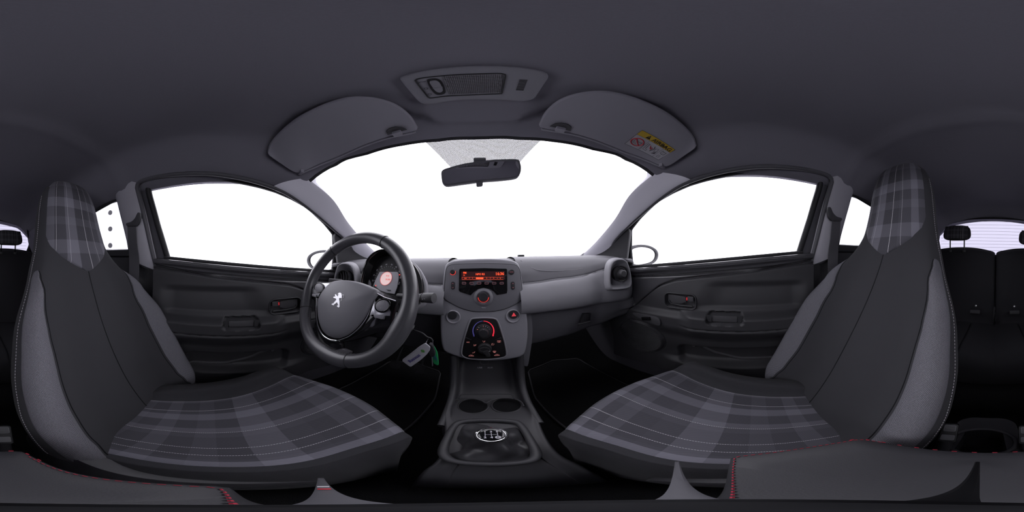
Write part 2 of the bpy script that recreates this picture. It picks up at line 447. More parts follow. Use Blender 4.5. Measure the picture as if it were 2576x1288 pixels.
nt.links.new(uvn.outputs[0], mp.inputs[0]); nt.links.new(mp.outputs[0], vo.inputs['Vector']); nt.links.new(vo.outputs['Distance'], gt.inputs[0])
nt.links.new(gt.outputs[0], mx.inputs[0]); nt.links.new(tr.outputs[0], mx.inputs[1]); nt.links.new(df.outputs[0], mx.inputs[2]); nt.links.new(mx.outputs[0], out.inputs[0])
def wsx(x, t):
    f = (x / 0.53 + 1) * 30
    i = min(max(int(f), 0), 59)
    return wsf(i, t).lerp(wsf(i + 1, t), f - i) + V(0, -0.006, -0.006)
G = [[wsx(lerp(-1, 1, i / 24) * lerp(0.166, 0.098, j / 12) + 0.012, lerp(0.004, 0.215, j / 12)) for i in range(25)] for j in range(13)]
gridmesh('dotted_sun_band', G, mdot, ws, uv='arc')

# --- A-pillar trims, roof rail seal, B-pillar trims
OPEN = [(2017, 761), (2038, 668), (2055, 601), (2076, 517), (2091, 463), (2092, 452), (2080, 440), (2042, 429), (1979.5, 421), (1916.5, 419), (1854, 425), (1791, 438), (1740, 454.5), (1707, 469), (1665, 496.5), (1623, 530), (1585, 563.6), (1560, 589), (1543, 612), (1532, 650), (1530, 700)]
for s, nm in ((-1, 'driver'), (1, 'passenger')):
    mir = lambda p: V(p.x * s, p.y, p.z)
    op = [side(px, py, 0.622, 0.33) for px, py in OPEN]
    seal = tube('trim_%d' % (1 if s < 0 else 2), [mir(p) for p in cr(op, 120)], 0.0085, M_RUBG, seg=10)
    tag(seal, 'grey rubber door seal round the %s door opening' % nm, 'seal', kind='structure')
    # frame infill, from the glass channel to the seal
    a = cr([side(px, py, 0.60, 0.283) + V(0.004, 0, 0) for px, py in APX], 40)
    b = cr([side(px, py, 0.618, 0.33) for px, py in OPEN[12:20]], 40)
    G = []
    for k in range(9):
        t = k / 8
        row = []
        for i in range(40):
            p = a[i].lerp(b[i], t)
            inn = (V(-0.35, -1, -0.25)).normalized()
            row.append(mir(p + inn * (0.030 * math.sin(PI * t) ** 0.75) * (1 if k else 0)))
        G.append(row)
    # outer return into the screen
    G.insert(0, [p + V(0.004 * s, 0.010, 0.002) for p in G[0]])
    G.append([p + V(0.03 * s, 0.02, 0) for p in G[-1]])
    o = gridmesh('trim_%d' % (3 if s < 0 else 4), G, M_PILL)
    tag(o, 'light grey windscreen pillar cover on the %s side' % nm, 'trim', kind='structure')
    # B pillar
    f = cr([side(px, py, 0.622, 0.33) for px, py in [(2096, 440), (2093, 463), (2076, 517), (2055, 601), (2038, 668)]], 36)
    r = cr([side(px, py, 0.640, 0.33) for px, py in [(2166, 446), (2146, 486), (2134, 527), (2122, 570), (2104, 640)]], 36)
    G = []
    for k in range(11):
        t = k / 10
        G.append([mir(f[i].lerp(r[i], t) + V(-0.016 * math.sin(PI * min(1, t * 1.0)) ** 0.6, 0, 0)) for i in range(36)])
    G.insert(0, [p + V(0.02 * s, 0.004, 0) for p in G[0]]); G.append([p + V(0.03 * s, -0.004, 0) for p in G[-1]])
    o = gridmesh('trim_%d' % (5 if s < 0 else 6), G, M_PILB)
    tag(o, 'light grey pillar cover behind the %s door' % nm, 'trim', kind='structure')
    # dark lower body side behind the door
    lo = cr([side(px, py, 0.640, 0.30) for px, py in [(2040, 664), (2075, 660), (2104, 640)]], 12)
    G = []
    zz = [0, -0.002, -0.1, -0.2, -0.35, -0.55, -0.76]
    for j, z in enumerate(zz):
        G.append([mir(V(p.x + (0.0 if j < 2 else -0.012 * math.sin(j)), lerp(p.y, p.y + 0.08 * j / 6, 1), p.z + z - 0.002)) for p in lo])
    o = gridmesh('trim_%d' % (7 if s < 0 else 8), G, M_BLACK)
    tag(o, 'black lower pillar cover below the %s belt anchor' % nm, 'trim', kind='structure')
    # rear quarter lining below and behind the quarter glass
    G = []
    for z, dx in ((0.045, -0.004), (0.04, -0.028), (0.012, -0.034), (0.004, -0.022), (-0.03, -0.03), (-0.2, -0.03), (-0.45, -0.06), (-0.76, -0.06)):
        G.append([V(s * (SA + 0.02 + dx - (SB * z if z > 0 else 0)), y, z + (0.05 * max(0, -0.55 - y) if z > -0.1 else 0)) for y in [-0.38 - 1.1 * k / 20 for k in range(21)]])
    o = gridmesh('trim_%d' % (9 if s < 0 else 10), G, M_BLACK, smooth=40)
    tag(o, 'black quarter lining beside the rear seat on the %s side' % nm, 'trim', kind='structure')
    # C pillar lining
    G = []
    for y, a_, b_ in ((-0.86, 0.30, 0.03), (-0.95, 0.30, 0.03), (-1.1, 0.29, 0.03), (-1.25, 0.27, 0.02), (-1.38, 0.25, 0.02)):
        G.append([V(s * (lerp(0.545, 0.60, k / 8) - 0.025 * math.sin(PI * k / 8) - 0.05 * sst(-0.9, -1.38, y)), y, lerp(a_, b_, k / 8)) for k in range(9)])
    o = gridmesh('trim_%d' % (11 if s < 0 else 12), G, M_HEAD)
    tag(o, 'dark grey rear corner lining on the %s side' % nm, 'trim', kind='structure')

# --- back of the cabin: tailgate frame and rear window
RW = [onY(px, py, -1.42) for px, py in [(2576 - 0, 553), (2470, 551), (2395, 555), (2372, 562), (2366, 575)]]
hw_ = abs(RW[-1].x); 
rr = [(-0.50, 0.0), (-0.535, 0.10), (-0.545, 0.20), (-0.535, 0.268), (-0.50, 0.300), (-0.40, 0.315), (-0.2, 0.328), (0, 0.332), (0.2, 0.328), (0.40, 0.315), (0.50, 0.300), (0.535, 0.268), (0.545, 0.20), (0.535, 0.10), (0.50, 0.0)]
bw = lambda x, z: V(x, -1.47 + 0.22 * z, z)
o = sheet('wall_back', [(-0.75, -0.8), (0.75, -0.8), (0.72, 0.42), (-0.72, 0.42)], [rr], M_BLACK, fn=bw)
tag(o, 'black tailgate surround of the rear window', 'wall', kind='structure')
P = cr([bw(*p) for p in rr], 110, closed=True, curve=False)
tube('window_channel', [p + V(0, 0.008, 0) for p in P], 0.013, M_RUB, o, seg=8, closed=True)
rg = sheet('window_6', rr, [], G_REAR, fn=bw)
tag(rg, 'tinted rear window with fine heating wires', 'window', kind='structure')
M_WIRE = mat('heating_wire', (0.25, 0.24, 0.27), 0.6)
for k in range(11):
    z = 0.02 + k * 0.028
    tube('heating_wire', [bw(x, z) + V(0, 0.004, 0) for x in [0.5 * (i / 10 - 1) for i in range(21)]], 0.0009, M_WIRE, rg, seg=4)
# black corner mouldings and the parcel-shelf cord at the left rear corner
tube('hinge_cover', [bw(-0.535, 0.30) + V(0, 0.03, 0), bw(-0.47, 0.305) + V(0, 0.035, 0), bw(-0.43, 0.305) + V(0, 0.03, 0)], 0.022, M_BLACK, o, seg=10)
tube('hinge_cover', [bw(0.535, 0.30) + V(0, 0.03, 0), bw(0.49, 0.305) + V(0, 0.03, 0)], 0.020, M_BLACK, o, seg=10)
cw = [V(-0.478, -1.36, 0.27), V(-0.487, -1.36, 0.20), V(-0.505, -1.36, 0.158), V(-0.53, -1.36, 0.20), V(-0.545, -1.36, 0.25)]
P = []
base = cr(cw, 260)
T, N = frames(base)
for i, p in enumerate(base):
    a = i * 0.9; b = T[i].cross(N[i]); P.append(p + (N[i] * math.cos(a) + b * math.sin(a)) * 0.0055)
cord = tube('coiled_cord', P, 0.0026, M_RUB, seg=5)
tag(cord, 'black coiled cord hanging at the corner of the rear window', 'cord')

# --- floor, sills, firewall
fl = gridmesh('floor', [[V(x, y, -0.76 + 0.10 * sst(0.16, 0.05, abs(x)) * sst(0.75, 0.45, y) * sst(-0.35, -0.2, y) + (0.16 * sst(-0.42, -0.52, y)) + 0.25 * sst(0.72, 1.1, y)) for x in [0.72 * (i / 30 - 1) for i in range(61)]] for y in [1.15 - 2.7 * j / 90 for j in range(91)]], M_CARPET)
tag(fl, 'black carpeted cabin floor', 'floor', kind='structure')
fw = gridmesh('wall_front', [[V(x, 0.98 + 0.1 * (1 - abs(z) / 0.76), z) for x in [0.72 * (i / 4 - 1) for i in range(9)]] for z in (-0.045, -0.2, -0.4, -0.6, -0.78)], M_CARPET)
tag(fw, 'black bulkhead behind the pedals', 'wall', kind='structure')

# --- photo studio outside the car
M_FLOORW = mat('studio_floor', (0.86, 0.855, 0.88), 0.7, spec=0.2)
g = sheet('studio_ground', [(-9, -9), (9, -9), (9, 9), (-9, 9)], [], M_FLOORW, fn=lambda x, y: V(x, y, -1.05))
tag(g, 'white studio floor outside the car', 'ground', kind='structure')
M_PANELG = mat('studio_panel', (0.86, 0.855, 0.88), 0.9, spec=0.1)
# ------------------------------------------------------------------ seats
M_CLOTH = mat('charcoal_seat_cloth', (0.040, 0.0395, 0.0445), 0.95, spec=0.12, bump=(1400, 0.5, 0.0006), var=0.12, sheen=0.05)
M_CLOTHD = mat('black_seat_cloth', (0.034, 0.034, 0.038), 0.95, spec=0.12, bump=(1400, 0.5, 0.0006), var=0.12)
M_TWEED = bpy.data.materials.new('grey_tweed'); M_TWEED.use_nodes = True
nt = M_TWEED.node_tree; b = nt.nodes['Principled BSDF']; b.inputs['Roughness'].default_value = 0.95; b.inputs['Specular IOR Level'].default_value = 0.1
tc = nt.nodes.new('ShaderNodeUVMap'); wv = nt.nodes.new('ShaderNodeTexWave'); wv.bands_direction = 'DIAGONAL'; wv.inputs['Scale'].default_value = 210; wv.inputs['Distortion'].default_value = 1.0; wv.inputs['Detail'].default_value = 2; wv.inputs['Detail Scale'].default_value = 4
ns = nt.nodes.new('ShaderNodeTexNoise'); ns.inputs['Scale'].default_value = 420; ns.inputs['Detail'].default_value = 4
mp = nt.nodes.new('ShaderNodeMapping'); mp.inputs['Rotation'].default_value = (0, 0, 0.35); mp.inputs['Scale'].default_value = (1, 3, 1)
nt.links.new(tc.outputs[0], wv.inputs['Vector']); nt.links.new(tc.outputs[0], mp.inputs[0]); nt.links.new(mp.outputs[0], ns.inputs['Vector'])
ad = nt.nodes.new('ShaderNodeMath'); ad.operation = 'MULTIPLY'; nt.links.new(wv.outputs['Fac'], ad.inputs[0]); nt.links.new(ns.outputs['Fac'], ad.inputs[1])
cr_ = nt.nodes.new('ShaderNodeValToRGB'); cr_.color_ramp.elements[0].position = 0.10; cr_.color_ramp.elements[0].color = (0.055, 0.054, 0.062, 1); cr_.color_ramp.elements[1].position = 0.55; cr_.color_ramp.elements[1].color = (0.27, 0.265, 0.30, 1)
nt.links.new(ad.outputs[0], cr_.inputs[0]); nt.links.new(cr_.outputs[0], b.inputs['Base Color'])
bp = nt.nodes.new('ShaderNodeBump'); bp.inputs['Strength'].default_value = 0.4; bp.inputs['Distance'].default_value = 0.0006; nt.links.new(ad.outputs[0], bp.inputs['Height']); nt.links.new(bp.outputs['Normal'], b.inputs['Normal'])
PB = (0.125, 0.122, 0.145)
M_PLAIDC = plaid('plaid_cushion_cloth', PB,
    [(0, 1.15), (0.085, 0.55), (0.115, 0.50), (0.30, 0.50), (0.40, 0.58), (0.475, 0.82), (0.535, 0.5), (0.66, 0.92), (0.75, 0.5), (0.80, 0.45), (0.93, 0.6)],
    [(0, 0.10), (0.08, 0.0), (0.16, 0.18), (0.22, 0.0), (0.30, 0.10), (0.36, -0.05), (0.44, 0.34), (0.53, 0.04), (0.60, -0.06), (0.67, 0.16), (0.73, 0.02), (0.79, 0.4), (0.86, 0.12), (0.92, 0.5), (0.97, 0.25)],
    [(0.165, 0.0019), (0.255, 0.0019), (0.47, 0.0013), (0.56, 0.0013), (0.80, 0.0017), (0.885, 0.0017), (0.965, 0.0013)])
M_PLAIDH = plaid('plaid_headrest_cloth', PB,
    [(0, 0.55), (0.10, 1.0), (0.18, 0.55), (0.34, 0.45), (0.58, 1.0), (0.74, 0.5), (0.88, 0.8)],
    [(0, 0.05), (0.16, 0.35), (0.28, -0.05), (0.42, 0.15), (0.50, -0.05), (0.60, 0.40), (0.70, -0.02), (0.84, 0.2), (0.93, 0.0)],
    [(0.30, 0.003), (0.44, 0.003), (0.70, 0.002), (0.86, 0.002)], gain=0.95, dash=90)
M_STITCH = mat('pale_thread', (0.42, 0.41, 0.44), 0.9)
M_SEAM = mat('seam_shadow_cloth', (0.02, 0.02, 0.022), 1.0, spec=0.0)

def nrm(S, q, v, e=0.01):
    a = S(q + e, v) - S(q - e, v); b = S(q, v + e) - S(q, v - e)
    n = a.cross(b); return n.normalized() if n.length > 1e-12 else V(0, 0, 1)
def overlay(name, S, q0, q1, v0, v1, m, parent, nu, nv, h=0.005, uv='arc', flip=1, pw=6):
    G = []; UQ = []
    for j in range(nv + 1):
        t = j / nv; v = lerp(v0, v1, t); row = []
        a, b = q0(v), q1(v)
        for i in range(nu + 1):
            u = i / nu; q = lerp(a, b, u)
            e = max(abs(2 * u - 1) ** pw, abs(2 * t - 1) ** (pw * 2.5))
            UQ.append((0.5 + q / 1.76, t)); row.append(S(q, v) + nrm(S, q, v) * flip * (h * (1 - e) - 0.0015 * e))
        G.append(row)
    return gridmesh(name, G, m, parent, uv=UQ if uv == 'q' else uv)
def dashes(name, P, ln, gap, r, m, parent, nr=None):
    # a run of short thread stitches, one part
    L = 0; verts = []; F = []
    tot = [0]
    for a, b in zip(P, P[1:]): tot.append(tot[-1] + (b - a).length)
    def at(s):
        k = 0
        while k < len(P) - 2 and tot[k + 1] < s: k += 1
        return P[k].lerp(P[k + 1], (s - tot[k]) / max(1e-9, tot[k + 1] - tot[k]))
    s = 0
    while s + ln < tot[-1]:
        g = tubeG([at(s), at(s + ln * 0.5), at(s + ln)], r, 5)
        o = len(verts)
        for row in g: verts += row
        for j in range(2):
            for i in range(5): F.append((o + j * 5 + i, o + j * 5 + (i + 1) % 5, o + (j + 1) * 5 + (i + 1) % 5, o + (j + 1) * 5 + i))
        F.append(tuple(o + i for i in range(5))); F.append(tuple(o + 10 + i for i in range(5)))
        s += ln + gap
    ob = mesh(name, verts, F, m, parent, smooth=60); ob['kind'] = 'stuff'
    return ob

def front_seat(s, xc, bb, label, zoff, hwk, flare):
    base = bb[1]
    root = thing('front_seat', label, 'seat', (xc, 0.02, -0.76), 'front seats')
    B = [V(0, y, z) for y, z in bb]
    FINE = cr(B, 200)
    def bk(v):
        f = min(max(v, 0), 1) * 199; i = min(int(f), 198); return FINE[i].lerp(FINE[i + 1], f - i)
    def S(q, v):
        p = bk(v); T = (bk(v + 0.02) - bk(v - 0.02)).normalized(); N = V(0, T.z, -T.y)
        a = abs(q); sg = 1 if q >= 0 else -1
        W = (kn(v, hwk) * 2 + kn(v - 0.03, hwk) + kn(v + 0.03, hwk)) / 4 if v < 0.93 else kn(v, hwk); bol = kn(v, [(0, 0.035), (0.12, 0.060), (0.40, 0.062), (0.52, 0.040), (0.62, 0.016), (0.72, 0)], True)
        th = kn(v, [(0, 0.10), (0.5, 0.10), (0.62, 0.085), (0.8, 0.075), (0.95, 0.05), (1, 0.02)], True)
        crown = kn(v, [(0, 0), (0.55, 0), (0.66, 0.035), (0.95, 0.03), (1, 0.01)], True)
        wf = kn(a, [(0, 0), (0.35, 0.36), (0.55, 0.575), (0.7, 0.745), (0.82, 0.885), (0.92, 0.975), (1.0, 1.0), (1.1, 1.0), (1.3, 0.97), (1.5, 0.88), (2, 0)])
        dep = bol * kn(a, [(0, 0), (0.40, 0.03), (0.52, 0.16), (0.64, 0.50), (0.75, 0.86), (0.84, 1.0), (0.92, 0.85), (1.0, 0.40), (1.1, 0.0), (1.2, 0)])
        dep -= crown * min(1, a) ** 3
        dep -= th * kn(a, [(0, 0), (1.0, 0.12), (1.1, 0.32), (1.3, 0.75), (1.5, 0.95), (2, 1.0)]) if a > 0.9 else 0
        return V(xc + sg * W * wf, p.y, p.z) + N * dep
    # sampled knots are piecewise linear: smooth by averaging in q
    def SS(q, v):
        return (S(q, v) * 2 + S(q - 0.035, v) + S(q + 0.035, v) + S(q - 0.07, v) * 0.5 + S(q + 0.07, v) * 0.5) / 5
    qs = [-2 + 4 * i / 88 for i in range(89)]
    G = [[SS(q, j / 70) for q in qs] for j in range(71)]
    back = gridmesh('backrest', G, M_CLOTH, root, uv='arc')
    # closed top and bottom
    for j, nm in ((70, 'backrest_top_seam'),):
        c = sum((p for p in G[j]), V(0, 0, 0)) / 89
        gridmesh(nm, [G[j], [p.lerp(c, 0.5) + V(0, 0, 0.006) for p in G[j]], [c + V(0, 0, 0.008)] * 89], M_CLOTH, back)
    fl = 1
    # tweed side panels
    qin = lambda v: kn(v, [(0.04, 0.90), (0.06, 0.83), (0.09, 0.775), (0.15, 0.735), (0.25, 0.705), (0.36, 0.705), (0.46, 0.735), (0.55, 0.79), (0.61, 0.86), (0.63, 0.91)], True)
    qou = lambda v: kn(v, [(0.04, 0.88), (0.07, 0.95), (0.45, 0.98), (0.60, 0.985), (0.63, 0.955)], True)
    for sg in (-1, 1):
        p = overlay('side_bolster_panel', lambda q, v: SS(sg * q, v), (lambda v: qin(v) - (0.10 if sg == s else 0.0) * sst(0.63, 0.5, v)), qou, 0.045, 0.63, M_TWEED, back, 14, 44, 0.004, flip=-sg)
        p['label'] = 'mid grey tweed side panel'
        dashes('edge_stitching', [SS(sg * 1.03, lerp(0.10, 0.90, k / 90)) - nrm(SS, sg * 1.03, lerp(0.10, 0.90, k / 90)) * 0.0012 for k in range(91)], 0.0045, 0.003, 0.0006, M_STITCH, back)
        # seam between tweed and centre
        tube('seam', [SS(sg * (qin(v) - 0.012 - (0.10 if sg == s else 0.0) * sst(0.63, 0.5, v)), v) - nrm(SS, sg * qin(v), v) * 0.0002 for v in [0.05 + 0.57 * k / 40 for k in range(41)]], 0.0012, M_SEAM, back, seg=6)
    # plaid head panel
    vt = 0.612 if s < 0 else 0.628
    qp = lambda v: kn(v, [(vt, 0.02), (vt + 0.02, 0.26), (vt + 0.05, 0.55), (vt + 0.085, 0.76), (vt + 0.12, 0.86), (0.95, 0.86), (0.985, 0.80)], False)
    p = overlay('plaid_head_panel', SS, lambda v: -qp(v), qp, vt, 0.985, M_PLAIDH, back, 28, 50, 0.005, uv='q', pw=10, flip=-1)
    p['label'] = 'grey tartan cloth headrest panel with pale pinstripes'
    # centre seam
    tube('seam', [SS(0.04 * math.sin(v * 5), v) - nrm(SS, 0, v) * 0.0003 for v in [0.06 + (vt - 0.06) * k / 50 for k in range(51)]], 0.0013, M_SEAM, back, seg=6)
    # ---- cushion (right-hand numbers, mirrored by s)
    I = [(-0.150, -0.26), (-0.132, -0.168), (-0.138, -0.092), (-0.137, -0.02), (-0.135, 0.05), (-0.140, 0.13), (-0.126, 0.195), (-0.122, 0.232), (-0.128, 0.238), (-0.135, 0.205)]
    O = [(-0.350, -0.26), (-0.356, -0.168), (-0.372, -0.110), (-0.390, -0.045), (-0.412, 0.03), (-0.445, 0.112), (-0.474, 0.185), (-0.486, 0.222), (-0.484, 0.230), (-0.475, 0.200)]
    ZI = [-0.50, -0.478, -0.475, -0.475, -0.474, -0.468, -0.462, -0.482, -0.545, -0.66]
    ZO = [-0.49, -0.468, -0.466, -0.466, -0.464, -0.458, -0.452, -0.472, -0.545, -0.66]
    PK = [0.0, 0.022, 0.030, 0.036, 0.042, 0.040, 0.022, 0.005, 0.0, 0.0]
    K = []
    for k in range(10):
        (ix, iy), (ox, oy) = I[k], O[k]; zi, zo = ZI[k] + zoff, ZO[k] + zoff; my = (iy + oy) / 2
        low = min(-0.62, zi - 0.02)
        tt = [0.33, 0.67]
        nose = 1 - sst(5, 8, k)
        row = [(ix + 0.034 * (0.45 + 0.55 * nose), iy, -0.70), (ix + 0.036 * (0.45 + 0.55 * nose), iy, min(-0.58, zi - 0.04)), (ix + 0.031 * (0.5 + 0.5 * nose), iy, zi - 0.045), (ix + 0.018, iy, zi - 0.006), (ix, iy, zi),
               (lerp(ix, ox, .33), lerp(iy, oy, .33) + 0.055 * sst(3.5, 7, k), lerp(zi, zo, .33) - 0.010 * nose), (lerp(ix, ox, .67), lerp(iy, oy, .67) + 0.055 * sst(3.5, 7, k), lerp(zi, zo, .67) - 0.010 * nose),
               (ox, oy, zo), (ox - 0.028, oy - 0.01 * (k > 5), zo + PK[k]), (ox - 0.065 - 0.02 * nose, oy - 0.02 * (k > 5), zo + PK[k] * 0.6 - 0.012), (ox - 0.075 - 0.03 * nose, oy - 0.03 * (k > 5), zo - 0.07), (ox - 0.07 - 0.03 * nose, oy - 0.03 * (k > 5), -0.70)]
        pull = sst(4.5, 7, k)
        K.append([(-s * x, y - pull * (0.070, 0.064, 0.046, 0.022, 0.004, 0, 0, 0.004, 0.014, 0.03, 0.045, 0.045)[i], z) for i, (x, y, z) in enumerate(row)])
    CS = Surf(K)
    gridmesh('seat_cushion', CS.grid(66, 54), M_CLOTH, root, uv='arc')
    p = overlay('plaid_cushion_panel', lambda q, v: CS(q, v), lambda v: 4.0, lambda v: 7.0, 0.6, 7.75, M_PLAIDC, root, 36, 60, 0.004, uv='unit', flip=(-1 if s > 0 else 1) * -1, pw=14)
    p['label'] = 'grey tartan cloth seat panel with pale pinstripes'
    # plinth and rails under the cushion
    box('seat_base', (xc + 0.0, -0.02, -0.705), (0.17, 0, 0), (0, 0.19, 0), (0, 0, 0.03), M_BLACK, root, bevel=0.01)
    for dx in (-0.15, 0.15):
        box('seat_rail', (xc + dx, -0.02, -0.738), (0.02, 0, 0), (0, 0.25, 0), (0, 0, 0.018), M_BLACK, root, bevel=0.004)
    # recliner cover on the inner side
    xi = xc - s * 0.235
    pts = [(-0.25, -0.50), (-0.21, -0.44), (-0.15, -0.445), (-0.06, -0.50), (0.04, -0.545), (0.06, -0.60), (-0.02, -0.64), (-0.20, -0.64), (-0.26, -0.58)]
    P = cr([V(xi, y, z + zoff) for y, z in pts], 36, closed=True)
    slab('recliner_cover', P, (s * 0.03, 0, 0), M_DARK, root, bevel=0.008)
    return root
HWK = [(0, 0.215), (0.08, 0.240), (0.25, 0.256), (0.36, 0.255), (0.48, 0.235), (0.56, 0.204), (0.63, 0.168), (0.70, 0.142), (0.78, 0.128), (0.87, 0.116), (0.93, 0.101), (0.97, 0.080), (1.0, 0.04)]
front_seat(-1, -0.33, [(-0.12, -0.58), (-0.165, -0.49), (-0.255, -0.30), (-0.335, -0.14), (-0.388, -0.02), (-0.425, 0.10), (-0.452, 0.22), (-0.475, 0.278), (-0.515, 0.292)],
           'charcoal and tartan driver seat behind the steering wheel', 0.0, HWK, 0)
front_seat(1, 0.322, [(-0.10, -0.57), (-0.145, -0.48), (-0.245, -0.28), (-0.345, -0.10), (-0.395, 0.02), (-0.42, 0.14), (-0.433, 0.26), (-0.448, 0.325), (-0.485, 0.345)],
           'charcoal and tartan passenger seat facing the glovebox', 0.006, HWK, 0)
# ------------------------------------------------------------------ rear bench
rs = thing('rear_bench', 'black cloth rear bench with a split backrest', 'bench', (0, -1.0, -0.6))
for sg in (-1, 1):
    K = []
    for z, y, hb in ((-0.46, -1.02, 0), (-0.40, -1.05, 0), (-0.20, -1.13, 0), (-0.02, -1.20, 0), (0.028, -1.235, 0), (0.035, -1.27, 0), (0.0, -1.31, 0), (-0.5, -1.25, 0)):
        row = []
        for x, dy, dz in ((0.002, -0.045, -0.045), (0.012, -0.008, -0.018), (0.06, 0.004, -0.004), (0.16, 0.0, 0.012), (0.28, -0.006, 0.016), (0.40, 0.0, 0.010), (0.50, 0.006, -0.01), (0.55, -0.02, -0.05)):
            row.append((sg * x, y + dy, z + (dz if z > -0.1 else 0)))
        K.append(row)
    gridmesh('backrest', Surf(K).grid(40, 40), M_CLOTHD, rs)
    K = []
    for y, z in ((-1.12, -0.455), (-1.0, -0.45), (-0.85, -0.44), (-0.70, -0.43), (-0.62, -0.445), (-0.59, -0.50), (-0.60, -0.62)):
        K.append([(sg * x, y, z + dz) for x, dz in ((0.0, -0.012), (0.05, 0.0), (0.13, 0.004), (0.15, -0.006), (0.17, 0.004), (0.36, -0.004), (0.50, 0.012), (0.56, -0.04), (0.57, -0.15))])
    gridmesh('seat_cushion', Surf(K).grid(48, 30), M_CLOTHD, rs)
    # child-seat anchor covers with their studs
    a = onY(2449 if sg > 0 else 2547, 828, -1.03)
    a = V(sg * 0.125, -1.028, -0.37)
    box('anchor_cover', a, (0.032, 0, 0), (0, 0.012, 0.003), (0, -0.004, 0.012), M_DARK, rs, bevel=0.006)
    o = revolve('anchor_stud', [(0.0, 0.006), (0.006, 0.005), (0.008, 0.0), (0.008, -0.01)], a + V(-0.002, -0.018, 0.036), (0, 1, 0.3), M_SATIN, rs, seg=14)
box('centre_latch', (0.003, -1.03, -0.385), (0.008, 0, 0), (0, 0.004, 0), (0, -0.01, 0.05), M_RUB, rs, bevel=0.003)
tube('latch_strap', [V(-0.002, -1.015, -0.35), V(0.002, -1.010, -0.40), V(0.002, -1.00, -0.44)], 0.006, M_SATIN, rs, seg=8, fl=0.4)
M_PLAIDR = plaid('plaid_rear_cloth', (0.075, 0.074, 0.085),
    [(0, 0.6), (0.14, 0.9), (0.24, 0.5), (0.36, 1.0), (0.44, 0.7), (0.52, 1.0), (0.60, 0.6), (0.80, 0.8)],
    [(0, 0.1), (0.2, 0.3), (0.35, 0.0), (0.6, 0.3), (0.75, 0.0)], [(0.2, 0.004), (0.29, 0.004), (0.68, 0.003), (0.84, 0.003)], dash=70)
for (px, lb, dz) in ((2408, 'dark tartan rear headrest on two posts behind the passenger seat', 0.0), (22, 'dark tartan rear headrest set low behind the driver seat', -0.026)):
    c = onY(px, 584, -1.20); c.z = 0.170 + dz
    h = thing('rear_headrest', lb, 'headrest', (c.x, c.y, 0.03), 'rear headrests')
    sgn = 1 if c.x > 0 else -1
    K = []
    for j in range(15):
        a = -PI / 2 + PI * j / 14
        e = 0.35
        zz = 0.058 * math.copysign(abs(math.sin(a)) ** 0.7, math.sin(a)); ww = abs(math.cos(a)) ** 0.45
        ring = []
        for k in range(28):
            b_ = 2 * PI * k / 28
            ring.append(c + V(0.105 * ww * math.copysign(abs(math.cos(b_)) ** 0.7, math.cos(b_)) * (1 - 0.06 * zz / 0.058), 0.045 * ww * math.copysign(abs(math.sin(b_)) ** 0.8, math.sin(b_)) - 0.012 * zz / 0.058, zz))
        K.append(ring)
    o = gridmesh('cushion', K, M_CLOTHD, h, cu=True, caps=True)
    G = []
    for j in range(13):
        zz = lerp(-0.05, 0.05, j / 12); row = []
        for i in range(21):
            x = lerp(-0.088, 0.088, i / 20)
            fy = 0.045 * (1 - abs(x / 0.108) ** 3.2) ** 0.42 * (1 - abs(zz / 0.0605) ** 3) ** 0.42
            row.append(c + V(x, fy + 0.003 - 0.012 * zz / 0.058, zz))
        G.append(row)
    gridmesh('plaid_front', G, M_PLAIDR, o, uv='unit')
    for dx in (-0.055, 0.055):
        tube('post', [c + V(dx, -0.005, -0.05), V(c.x + dx, c.y - 0.008, 0.034)], 0.0055, M_GLOSS, h, seg=10)
        revolve('post_sleeve', [(0.011, 0), (0.011, 0.012), (0.007, 0.016)], V(c.x + dx, c.y - 0.008, 0.026 if dz == 0 else 0.020), (0, 0, 1), M_BLACK, h, seg=14)
# ------------------------------------------------------------------ front doors
M_DOOR = mat('door_card_plastic', (0.040, 0.0395, 0.044), 0.55, spec=0.4, bump=(1500, 0.3, 0.0003))
M_DOORG = mat('door_upper_paint', (0.060, 0.059, 0.066), 0.22, spec=0.5, coat=0.5)
M_RED = mat('red_marker', (0.75, 0.04, 0.05), 0.5, emit=0.15)
M_SYMB = mat('pale_print', (0.55, 0.55, 0.58), 0.7)
ZBK = [(-0.30, -0.030), (-0.06, -0.068), (0.15, -0.094), (0.25, -0.110), (0.325, -0.140), (0.40, -0.205), (0.46, -0.26), (0.56, -0.32)]
def zb(y): return (kn(y, ZBK) * 2 + kn(y - 0.02, ZBK) + kn(y + 0.02, ZBK)) / 4
def rbox(y, z, cy, cz, hy, hz, r, soft):          # rounded-box mask
    dx, dz = abs(y - cy) - hy + r, abs(z - cz) - hz + r
    d = math.hypot(max(dx, 0), max(dz, 0)) + min(max(dx, dz), 0) - r
    return 1 - sst(-soft, soft, d)
